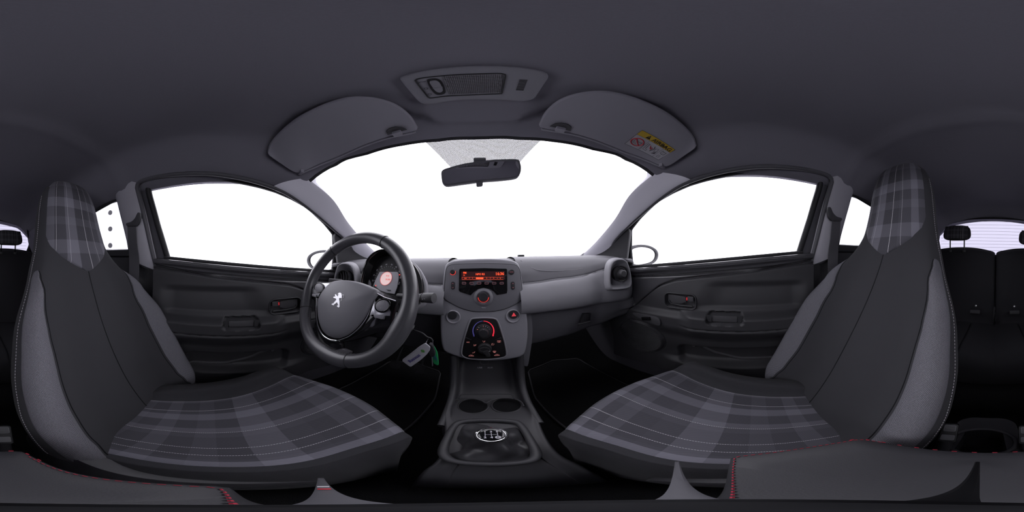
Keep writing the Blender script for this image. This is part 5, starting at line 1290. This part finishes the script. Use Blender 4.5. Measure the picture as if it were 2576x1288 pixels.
# stitching along left, front and right edges (everything except the rear)
run = [i for i in range(90) if Q[i].y > -0.115]
st_i = [k for k in range(90) if k in run and (k - 1) % 90 not in run][0]
loop = []
k = st_i
while k % 90 in run and len(loop) < 90: loop.append(Q[k % 90]); k += 1
dashes('red_stitching', loop, 0.0032, 0.0026, 0.0005, M_REDT, lid)
rear = [c + (p - c) * 0.985 + V(0, 0, -0.0030) for p in P if p.y < -0.095]
rear.sort(key=lambda p: p.x)
dashes('rear_stitching', rear, 0.0040, 0.012, 0.0010, M_REDT, lid)
box('hinge_post', (0.03, -0.085, -0.455), (0.035, 0, 0), (0, 0.045, 0), (0, 0, 0.075), M_BLACK, am, bevel=0.01)
# rear part of the tunnel console with its cup holder
rcn = thing('rear_cup_console', 'black tunnel box with a round cup holder behind the armrest', 'console', (0.012, -0.25, -0.76))
cc_ = V(0.015, -0.232, -0.505)
Pb = rrect(0.112, 0.19, 0.035, 6)
O = [V(0.012 + a, -0.235 + b, -0.505) for a, b in Pb]; c = sum(O, V(0, 0, 0)) / len(O)
rings = [[p + V(0, 0, -0.25) for p in O], [p + V(0, 0, -0.008) for p in O], [c + (p - c) * 0.985 + V(0, 0, -0.001) for p in O], [c + (p - c) * 0.95 for p in O]]
circ = []
for p in O:
    d = V(p.x - cc_.x, p.y - cc_.y, 0).normalized(); circ.append(cc_ + d * 0.047)
rings += [circ, [q + V(0, 0, -0.004) for q in circ], [cc_ + (q - cc_) * 0.94 + V(0, 0, -0.07) for q in circ], [cc_ + (q - cc_) * 0.02 + V(0, 0, -0.07) for q in circ]]
gridmesh('box', rings, M_BLACK, rcn, cu=True, smooth=50)
tube('cup_rim', [cc_ + V(0.049 * math.cos(a), 0.049 * math.sin(a), 0.0) for a in [2 * PI * k / 40 for k in range(40)]], 0.0042, M_DARK, rcn, seg=10, closed=True)
# ------------------------------------------------------------------ seat belt buckles
M_BUCK = mat('buckle_plastic', (0.20, 0.198, 0.215), 0.45, spec=0.45)
for sg, px, py, lb in ((1, 2388, 1088, 'grey seat belt buckle beside the passenger seat'), (-1, 8, 1093, 'grey seat belt buckle beside the driver seat')):
    c = onZ(px, py, -0.462)
    bk_ = thing('belt_buckle', lb, 'buckle', (c.x, c.y, -0.56), 'seat belt buckles')
    ax = V(sg * 0.10, -0.75, 0.65).normalized(); u = ax.cross(V(0, 0, 1)).normalized(); n_ = u.cross(ax)
    if n_.z < 0: n_ = -n_
    bo = slab('buckle_body', fr(c + n_ * 0.009, u, ax, rrect(0.026, 0.060, 0.006)), -n_ * 0.018, M_BLACK, bk_, bevel=0.003)
    slab('release_button', fr(c + n_ * 0.0105 + ax * 0.016, u, ax, rrect(0.019, 0.020, 0.003)), -n_ * 0.004, M_BUCK, bo, bevel=0.001)
    slab('latch_plate', fr(c + n_ * 0.0100 - ax * 0.014, u, ax, rrect(0.020, 0.018, 0.003)), -n_ * 0.004, M_BUCK, bo, bevel=0.001)
    for k in range(5): box('button_rib', c + n_ * 0.0108 + ax * (0.009 + 0.0035 * k), u * 0.008, ax * 0.0006, n_ * 0.0006, M_BLACK, bo)
    tube('buckle_stalk', [c - ax * 0.025, c - ax * 0.06 + V(0, 0, -0.01), c - ax * 0.09 + V(0, 0, -0.05)], 0.010, M_BLACK, bk_, seg=10, fl=0.5, nrm=n_)
    # grey recliner arm cover ahead of the buckle
# ------------------------------------------------------------------ seat belts on the pillars
M_WEB = mat('belt_webbing', (0.085, 0.083, 0.094), 0.8, spec=0.25, bump=(1500, 0.4, 0.0004))
M_ANC = mat('belt_anchor_plastic', (0.050, 0.049, 0.056), 0.5)
ANC = [(2083, 524), (2086.5, 520), (2091, 522), (2097, 535), (2106, 544), (2118, 548), (2119.5, 552), (2116, 556), (2104, 556), (2093, 555), (2085.4, 544)]
for s, nm in ((-1, 'driver'), (1, 'passenger')):
    mir = lambda p: V(p.x * s, p.y, p.z)
    top_ = mir(side(2104, 550, 0.590, 0.33))
    sb = thing('seat_belt', 'grey seat belt hanging from its pillar anchor on the %s side' % nm, 'seat belt', (top_.x, top_.y, -0.5), 'seat belts')
    slab('anchor_loop', cr([mir(side(px, py, 0.590, 0.33)) for px, py in ANC], 44, closed=True), (s * 0.014, 0, 0), M_ANC, sb, bevel=0.004)
    L1 = [side(2094, 552, 0.596, 0.33), side(2090, 600, 0.600, 0.33), side(2083, 655, 0.606, 0.33), V(0.615, side(2083, 655, 0.606, 0.33).y - 0.005, -0.25), V(0.615, side(2083, 655, 0.606, 0.33).y - 0.008, -0.60)]
    L2 = [side(2115, 553, 0.596, 0.33), side(2112, 600, 0.600, 0.33), side(2108, 650, 0.606, 0.33), V(0.615, side(2108, 650, 0.606, 0.33).y - 0.005, -0.25), V(0.615, side(2108, 650, 0.606, 0.33).y - 0.008, -0.60)]
    a, b = cr(L1, 30), cr(L2, 30)
    G = [[mir(a[i]), mir(b[i]), mir(b[i] + V(0.0025, 0, 0)), mir(a[i] + V(0.0025, 0, 0))] for i in range(30)]
    gridmesh('webbing', G, M_WEB, sb, cu=True, caps=True, smooth=30)
# ------------------------------------------------------------------ sun visors
M_VIS = mat('visor_vinyl', (0.31, 0.302, 0.34), 0.75, spec=0.25, bump=(1200, 0.3, 0.0004))
REAR = [(674.5, 385), (684, 361), (728.5, 317), (795, 277), (852, 255), (896.6, 248.4), (949.7, 253), (994, 268), (1029, 295), (1047, 323)]
FRNT = [(678, 391), (693, 402), (737, 431), (759.5, 432), (799, 414), (852, 392), (923, 361), (985, 341), (1020.5, 334), (1045, 328)]
def vis_pt(px, py, off): return onRoof(px, py, off)
VOFF = 0.020
for s, nm in ((-1, 'driver'), (1, 'passenger')):
    mir = lambda p: V(-s * p.x, p.y, p.z)
    r_ = cr([vis_pt(px, py, VOFF) for px, py in REAR], 60); f_ = cr([vis_pt(px, py, VOFF + 0.003) for px, py in FRNT], 60)
    G = []
    nb = 16
    for j in range(nb + 1):
        t = j / nb; row = []
        for i in range(60):
            p = r_[i].lerp(f_[i], t)
            row.append(mir(p))
        G.append(row)
    loop = G[0] + [G[j][-1] for j in range(1, nb)] + G[-1][::-1] + [G[j][0] for j in range(nb - 1, 0, -1)]
    cm = sum(loop, V(0, 0, 0)) / len(loop)
    rt = thing('sun_visor', ('plain grey sun visor folded up above the driver' if s < 0 else 'grey sun visor with a yellow airbag label above the passenger'), 'visor', (cm.x, cm.y, cm.z), 'sun visors')
    bot_ = [[p.copy() for p in row] for row in G]
    gridmesh('visor_panel', bot_, M_VIS, rt)
    panel = rt.children[0]
    # rounded edge and top skin
    n_ = len(loop); upz = V(0, 0, 1)
    rings = []
    for g_, h in ((0.0, 0.0), (0.0035, 0.003), (0.0035, 0.009), (0.0, 0.012)):
        ring = []
        for i, p in enumerate(loop):
            o_ = (p - cm); o_ = V(o_.x, o_.y, 0).normalized()
            ring.append(p + o_ * g_ + upz * h)
        rings.append(ring)
    gridmesh('edge_binding', rings, M_VIS, panel, cu=True)
    gridmesh('visor_back', [[p + upz * 0.012 for p in row] for row in G], M_VIS, panel)
    # pivot clip in its notch
    pc = mir(vis_pt(999, 333, VOFF + 0.004))
    ru = (mir(vis_pt(1012, 330, VOFF)) - mir(vis_pt(986, 337, VOFF))).normalized(); rv = V(0, 1, 0); rv = (rv - ru * rv.dot(ru)).normalized()
    slab('clip_notch', fr(pc - rv * 0.012, ru, rv, [(-0.026, 0.012), (-0.022, -0.004), (-0.010, -0.012), (0.006, -0.012), (0.018, -0.004), (0.026, 0.012)]), (0, 0, 0.003), M_DARK, rt)
    box('pivot_clip', pc + V(0, 0, -0.004), ru * 0.0115, rv * 0.008, V(0, 0, 0.006), M_VIS, rt, bevel=0.002)
    pe = mir(vis_pt(757, 433, VOFF + 0.002)); box('hinge_block', pe, (0.012, 0, 0), (0, 0.006, 0), (0, 0, 0.007), M_VIS, rt, bevel=0.002)
    rod = cr([mir(vis_pt(px, py + 4, VOFF - 0.002)) for px, py in FRNT[3:]], 30)
    tube('visor_rod', rod, 0.0035, M_VIS, rt, seg=8)
    if s > 0:
        PV = rt
        from mathutils.bvhtree import BVHTree
        gv = [p for row in G for p in row]
        BV = BVHTree.FromPolygons(gv, [(j * 60 + i, j * 60 + i + 1, (j + 1) * 60 + i + 1, (j + 1) * 60 + i) for j in range(nb) for i in range(59)])
# airbag label
def onV(px, py):
    h = BV.ray_cast(C0, D(px, py))[0]
    return h if h is not None else onRoof(px, py, VOFF + 0.006)
LQ = [onV(1616, 327), onV(1698.6, 376.4), onV(1656.7, 402), onV(1571.6, 361)]
def LB(a, b, off=0.0):
    p = LQ[0].lerp(LQ[1], a).lerp(LQ[3].lerp(LQ[2], a), b); h = BV.ray_cast(C0, (p - C0).normalized())[0]; return (h if h is not None else p) + LN * (off * 1.3)
LU = (LQ[1] - LQ[0]).normalized(); LV_ = (LQ[0] - LQ[3]).normalized(); LN = LU.cross(LV_).normalized()
if LN.z > 0: LN = -LN
M_LABW = mat('label_film', (0.44, 0.435, 0.47), 0.5); M_LABY = mat('label_yellow', (0.60, 0.40, 0.04), 0.5); M_LABK = mat('label_black', (0.015, 0.012, 0.02), 0.6); M_LABR = mat('label_red', (0.62, 0.03, 0.05), 0.5)
def lquad(name, a0, b0, a1, b1, off, m, par): return slab(name, [LB(a0, b0, off), LB(a1, b0, off), LB(a1, b1, off), LB(a0, b1, off)], LN * -0.0004, m, par)
lab = gridmesh('warning_label', [[LB(i / 12, j / 8, 0.0006) for i in range(13)] for j in range(9)], M_LABW, PV)
gridmesh('yellow_band', [[LB(0.005 + 0.99 * i / 12, 0.01 + 0.28 * j / 4, 0.0010) for i in range(13)] for j in range(5)], M_LABY, lab)
def lline(pts, r, m=None, off=0.0012, cl=False): tube('label_line', [LB(a, b, off) for a, b in pts], r, m or M_LABK, lab, seg=4, closed=cl)
lline([(0, 0), (1, 0), (1, 1), (0, 1)], 0.0005, cl=True); lline([(0, 0.29), (1, 0.29)], 0.0003); lline([(0.37, 0.29), (0.37, 1)], 0.0003); lline([(0.79, 0.29), (0.79, 1)], 0.0003)
LL = (LQ[1] - LQ[0]).length; LH = (LQ[3] - LQ[0]).length
slab('warning_triangle', [LB(0.21, 0.25, 0.0014), LB(0.27, 0.05, 0.0014), LB(0.33, 0.25, 0.0014)], LN * -0.0003, M_LABK, lab)
slab('exclamation', [LB(0.262, 0.11, 0.0018), LB(0.278, 0.11, 0.0018), LB(0.272, 0.20, 0.0018), LB(0.268, 0.20, 0.0018)], LN * -0.0003, M_LABY, lab)
text('AIRBAG', LH * 0.26, LB(0.66, 0.16, 0.0032), LU, LV_, M_LABK, lab, depth=0.0002, bold=0.0002)
ca = (0.185, 0.64); ra, rb = 0.145, 0.145 * LL / LH
lline([(ca[0] + ra * math.cos(t), ca[1] + rb * math.sin(t)) for t in [2 * PI * k / 36 for k in range(36)]], 0.0016, M_LABR, 0.0016, True)
lline([(ca[0] - ra * 0.7, ca[1] - rb * 0.7), (ca[0] + ra * 0.7, ca[1] + rb * 0.7)], 0.0015, M_LABR, 0.0018)
lline([(0.09, 0.50), (0.12, 0.74), (0.22, 0.78)], 0.0005); lline([(0.15, 0.70), (0.20, 0.62), (0.28, 0.60)], 0.0007); lline([(0.25, 0.80), (0.29, 0.72), (0.28, 0.55)], 0.0004)
lline([(0.41, 0.45), (0.43, 0.85), (0.53, 0.88), (0.53, 0.80), (0.47, 0.76), (0.46, 0.45), (0.41, 0.45)], 0.0004)
lline([(0.50, 0.50), (0.54, 0.58), (0.59, 0.56), (0.58, 0.70)], 0.0011, M_LABR, 0.0014); lline([(0.52, 0.56), (0.56, 0.66)], 0.0012, M_LABR, 0.0014)
lline([(0.60, 0.44), (0.64, 0.60), (0.60, 0.78)], 0.0008); lline([(0.66, 0.52), (0.73, 0.46), (0.75, 0.62), (0.69, 0.72), (0.66, 0.52)], 0.0004); slab('arrow_mark', [LB(0.68, 0.86, 0.0014), LB(0.76, 0.66, 0.0014), LB(0.76, 0.80, 0.0014)], LN * -0.0003, M_LABK, lab)
lline([(0.84, 0.42), (0.84, 0.60), (0.89, 0.63), (0.95, 0.60), (0.95, 0.42), (0.89, 0.45), (0.84, 0.42)], 0.0005); lline([(0.89, 0.45), (0.89, 0.63)], 0.0003)
lline([(0.86, 0.75), (0.92, 0.72), (0.92, 0.86), (0.86, 0.88), (0.86, 0.75)], 0.0003); text('i', 0.004, LB(0.90, 0.80, 0.0014), LU, LV_, M_LABK, lab, depth=0.0002)
# ------------------------------------------------------------------ dome lamp
DL = [(1009, 199), (1017, 191), (1046.6, 182), (1124, 170), (1202, 165.4), (1279.5, 167), (1341.6, 174), (1369.6, 182), (1377, 191), (1372.7, 202), (1349, 237.6), (1338.5, 248.5), (1310.6, 254.7), (1264, 251.6), (1202, 250), (1139.8, 253), (1093, 261), (1070, 261), (1054, 253), (1031, 227)]
M_LAMPB = mat('lamp_housing', (0.25, 0.245, 0.275), 0.6, spec=0.35)
DP = [onRoof(px, py, 0.010) for px, py in DL]
dc = sum(DP, V(0, 0, 0)) / len(DP)
dl_ = thing('dome_lamp', 'grey overhead lamp unit with a ribbed clear lens and slider switch', 'lamp', (dc.x, dc.y, dc.z - 0.01))
ccp = (1195.0, 212.0)
def dring(g_, off, src=DL, cen=ccp, n=80):
    return cr([onRoof(cen[0] + (a - cen[0]) * g_, cen[1] + (b - cen[1]) * g_, off) for a, b in src], n, closed=True)
gridmesh('lamp_housing', [dring(1.015, -0.012), dring(1.012, 0.004), dring(0.99, 0.011), dring(0.95, 0.0135), dring(0.75, 0.014), dring(0.4, 0.014), dring(0.01, 0.014)], M_LAMPB, dl_, cu=True, smooth=60)
hs = dl_.children[0]
UN = [(1047, 206), (1053, 198), (1110, 191), (1200, 186), (1262, 185), (1270, 189), (1270, 196), (1263, 230), (1256, 236), (1180, 239), (1120, 242), (1084, 246.5), (1075, 242)]
tube('lens_gap', cr([onRoof(px, py, 0.0145) for px, py in UN], 70, closed=True), 0.0016, M_RUB, hs, seg=6, closed=True)
# lens: ribbed grid
M_LENS = mat('ribbed_lens', (0.30, 0.295, 0.32), 0.18, spec=0.7)
nt = M_LENS.node_tree; bb_ = nt.nodes['Principled BSDF']; uvn = nt.nodes.new('ShaderNodeUVMap'); mp = nt.nodes.new('ShaderNodeMapping'); mp.inputs['Scale'].default_value = (1, 1, 1)
w1 = nt.nodes.new('ShaderNodeTexWave'); w1.bands_direction = 'X'; w1.inputs['Scale'].default_value = 9; w2 = nt.nodes.new('ShaderNodeTexWave'); w2.bands_direction = 'Y'; w2.inputs['Scale'].default_value = 4
md_ = nt.nodes.new('ShaderNodeMath'); md_.operation = 'ADD'; bp = nt.nodes.new('ShaderNodeBump'); bp.inputs['Strength'].default_value = 1.0; bp.inputs['Distance'].default_value = 0.004
for w_ in (w1, w2): nt.links.new(uvn.outputs[0], w_.inputs['Vector'])
nt.links.new(w1.outputs['Fac'], md_.inputs[0]); nt.links.new(w2.outputs['Fac'], md_.inputs[1]); nt.links.new(md_.outputs[0], bp.inputs['Height']); nt.links.new(bp.outputs['Normal'], bb_.inputs['Normal'])
crr = nt.nodes.new('ShaderNodeValToRGB'); crr.color_ramp.elements[0].color = (0.05, 0.05, 0.056, 1); crr.color_ramp.elements[1].color = (0.42, 0.41, 0.45, 1); crr.color_ramp.elements[1].position = 1.0
hf = nt.nodes.new('ShaderNodeMath'); hf.operation = 'MULTIPLY'; hf.inputs[1].default_value = 0.5; nt.links.new(md_.outputs[0], hf.inputs[0]); nt.links.new(hf.outputs[0], crr.inputs[0]); nt.links.new(crr.outputs[0], bb_.inputs['Base Color'])
ta = cr([onRoof(px, py, 0.0145) for px, py in [(1112, 193), (1190, 188.5), (1266, 188)]], 41); tb = cr([onRoof(px, py, 0.0145) for px, py in [(1130, 238), (1195, 235), (1259, 233)]], 41)
gridmesh('lens', [[ta[i].lerp(tb[i], j / 12) + V(0, 0, -0.0025 * math.sin(PI * i / 40) ** 0.5 * math.sin(PI * j / 12) ** 0.5) for i in range(41)] for j in range(13)], M_LENS, hs, uv='unit')
# slider switch in its dark well
sw = cr([onRoof(px, py, 0.0150) for px, py in [(1074, 203), (1082, 198), (1100, 198), (1112, 206), (1121, 228), (1118, 236), (1105, 239), (1094, 236), (1082, 222)]], 40, closed=True)
slab('switch_well', sw, (0, 0, 0.002), M_BLACK, hs)
sw2 = cr([onRoof(px, py, 0.0185) for px, py in [(1081, 209), (1087, 204), (1098, 204), (1107, 211), (1114, 226), (1111, 232), (1103, 233), (1094, 228)]], 36, closed=True)
swo = slab('slider_switch', sw2, (0, 0, 0.005), M_LAMPB, hs, bevel=0.0015)
tube('slider_ridge', [onRoof(1089, 223, 0.0195), onRoof(1113, 219, 0.0195)], 0.0012, M_LAMPB, swo, seg=6)
for px, py in ((1071.5, 223), (1081, 237)):
    q = onRoof(px, py, 0.0146); tube('switch_mark', [q + V(0.0028 * math.cos(a), 0.0028 * math.sin(a), 0) for a in [2 * PI * k / 16 for k in range(16)]], 0.0004, M_LABK, hs, seg=4, closed=True)
q = onRoof(1062, 208, 0.0146); tube('switch_mark', [q + V(-0.006, 0, 0), q + V(-0.002, -0.003, 0), q + V(0.002, -0.002, 0), q + V(0.006, -0.002, 0)], 0.0005, M_LABK, hs, seg=4)
for k in range(10):   # microphone slots
    t = k / 9
    a = onRoof(lerp(1307, 1298, t), lerp(201, 226, t), 0.0142); b = onRoof(lerp(1327, 1317, t), lerp(202, 227, t), 0.0142)
    tube('microphone_slot', [a, b], 0.0011, M_RUB, hs, seg=5)
# ------------------------------------------------------------------ rear-view mirror
MO = [(1110, 437.8), (1111.4, 432), (1118, 426.6), (1136.6, 421), (1164.6, 413.6), (1192.5, 409), (1229.8, 404), (1267, 402), (1297.8, 402), (1306, 406), (1310.4, 419), (1310, 432), (1306, 442.4), (1297, 449), (1257.8, 453.6), (1211, 457), (1164.6, 463), (1127, 468), (1118, 467), (1112.4, 460)]
mc = onY(1210, 434, 0.43); mn = V(0.02, -1, 0.035).normalized()
onM = lambda px, py, off=0.0: onP(px, py, mc + mn * off, mn)
rv_ = thing('rear_view_mirror', 'black framed interior mirror hanging on the windscreen', 'mirror', (mc.x, mc.y, mc.z - 0.04))
MP = cr([onM(*p) for p in MO], 80, closed=True); c = sum(MP, V(0, 0, 0)) / len(MP)
def shr(P_, d):
    out = []
    for i, p in enumerate(P_):
        t = (P_[(i + 1) % len(P_)] - P_[i - 1]).normalized(); nn = t.cross(mn)
        if nn.dot(p - c) > 0: nn = -nn
        out.append(p + nn * d)
    return out
M_MFR = mat('mirror_frame_plastic', (0.11, 0.108, 0.122), 0.4, spec=0.45)
gridmesh('mirror_housing', [shr(MP, d_) if not h else [p + mn * h for p in shr(MP, d_)] for d_, h in ((0.0062, 0.001), (0.0050, 0.004), (0.0015, 0.005), (0.0, 0.001), (0.001, -0.008), (0.010, -0.028), (0.018, -0.034))] , M_MFR, rv_, cu=True, caps=True, smooth=60)
slab('mirror_glass', [p + mn * 0.0015 for p in shr(MP, 0.0058)], -mn * 0.002, M_MIRROR, rv_, smooth=0)
slab('dip_lever', [onM(*p, 0.0) for p in [(1198, 456), (1215, 455), (1214.5, 465), (1212, 467), (1200, 468), (1198, 466)]], -mn * 0.008, M_MFR, rv_, bevel=0.0015)
tube('mirror_stem', cr([c - mn * 0.025, c + V(0.0, 0.05, 0.03), V(0.005, 0.505, 0.335)], 16), 0.009, M_BLACK, rv_, seg=12)
box('stem_foot', onM(1207, 404.5, -0.02), (0.017, 0, 0), (0, 0.004, 0.008), (0, 0.006, -0.004), M_MFR, rv_, bevel=0.002)
# ------------------------------------------------------------------ tripod of the panorama camera
M_TRI = mat('tripod_grey', (0.12, 0.118, 0.132), 0.5); M_TRID = mat('tripod_dark', (0.013, 0.013, 0.015), 0.8, spec=0.2)
tp = thing('camera_tripod', 'small grey three-legged camera tripod standing below the viewpoint', 'tripod', (CX, 0, -0.33))
hubz = -0.235
revolve('tripod_head', [(0.004, 0.012), (0.010, 0.010), (0.0145, 0.0), (0.0145, -0.010), (0.008, -0.018)], V(CX, 0, hubz), (0, 0, 1), M_TRID, tp, seg=30)
for az, el, h, lbm in ((-59.4, -77.3, 0.40, M_TRI), (67.0, -73.3, 0.37, M_TRI), (177.0, -72.6, 0.3245, M_TRID)):  # rear leg gets the dark colour to imitate shadow over the armrest
    d = V(math.sin(R(az)), math.cos(R(az)), 0); tip = V(CX, 0, -h) + d * (h / math.tan(R(-el))); e = V(d.y, -d.x, 0)
    st = V(CX, 0, hubz - 0.008) + d * 0.010
    P = []
    for k in range(9):
        t = k / 8; w_ = lerp(0.0040, 0.0016, t ** 0.7); q = st.lerp(tip, t) + V(0, 0, 0.006 * math.sin(PI * t))
        P.append([q + e * w_ + V(0, 0, 0.002), q + e * w_ * 0.6 + V(0, 0, 0.0035), q - e * w_ * 0.6 + V(0, 0, 0.0035), q - e * w_ + V(0, 0, 0.002), q - e * w_ + V(0, 0, -0.002), q + e * w_ + V(0, 0, -0.002)])
    lg = gridmesh('leg', P, lbm, tp, cu=True, caps=True, smooth=40)
    if az < 0:
        q = st.lerp(tip, 0.45) + V(0, 0, 0.0105)
        for k in range(4): box('label_line', q + d * (0.006 - 0.0045 * k), e * 0.0018, d * 0.0009, V(0, 0, 0.0006), M_LABR if k == 1 else M_SYMB, lg)
# ------------------------------------------------------------------ floor mats
M_MAT = mat('floor_mat_pile', (0.014, 0.014, 0.015), 1.0, spec=0.05, bump=(900, 0.6, 0.002)); M_EDGE = mat('mat_edging', (0.05, 0.049, 0.055), 0.8)
for s, nm in ((-1, 'driver'), (1, 'passenger')):
    P = [V(s * x, y, z) for x, y, z in ((0.20, 0.27, -0.746), (0.19, 0.60, -0.746), (0.22, 0.80, -0.708), (0.38, 0.84, -0.695), (0.52, 0.80, -0.705), (0.56, 0.60, -0.746), (0.55, 0.27, -0.746))]
    fm = slab('floor_mat', cr(P, 40, closed=True, curve=False), (0, 0, -0.010), M_MAT, None)
    tag(fm, 'black carpet mat in the %s footwell' % nm, 'floor mat', 'floor mats')
    tube('mat_edging', cr(P, 60, closed=True, curve=False), 0.004, M_EDGE, fm, seg=6, closed=True)
# ------------------------------------------------------------------ studio board outside with three black spots
bd = slab('wall_board', [V(-2.2, y, z) for y, z in ((-1.55, -1.0), (-3.2, -1.0), (-3.2, 1.9), (-1.55, 1.9))], (-0.05, 0, 0), M_PANELG)
tag(bd, 'white studio board with black spots outside the left rear window', 'board')
for py in (535, 576, 617.5):
    q = onX(277.5, py, -2.195); revolve('black_spot', [(0.045, 0.0), (0.045, 0.01), (0.0, 0.012)], q, (1, 0, 0), M_RUB, bd, seg=20)
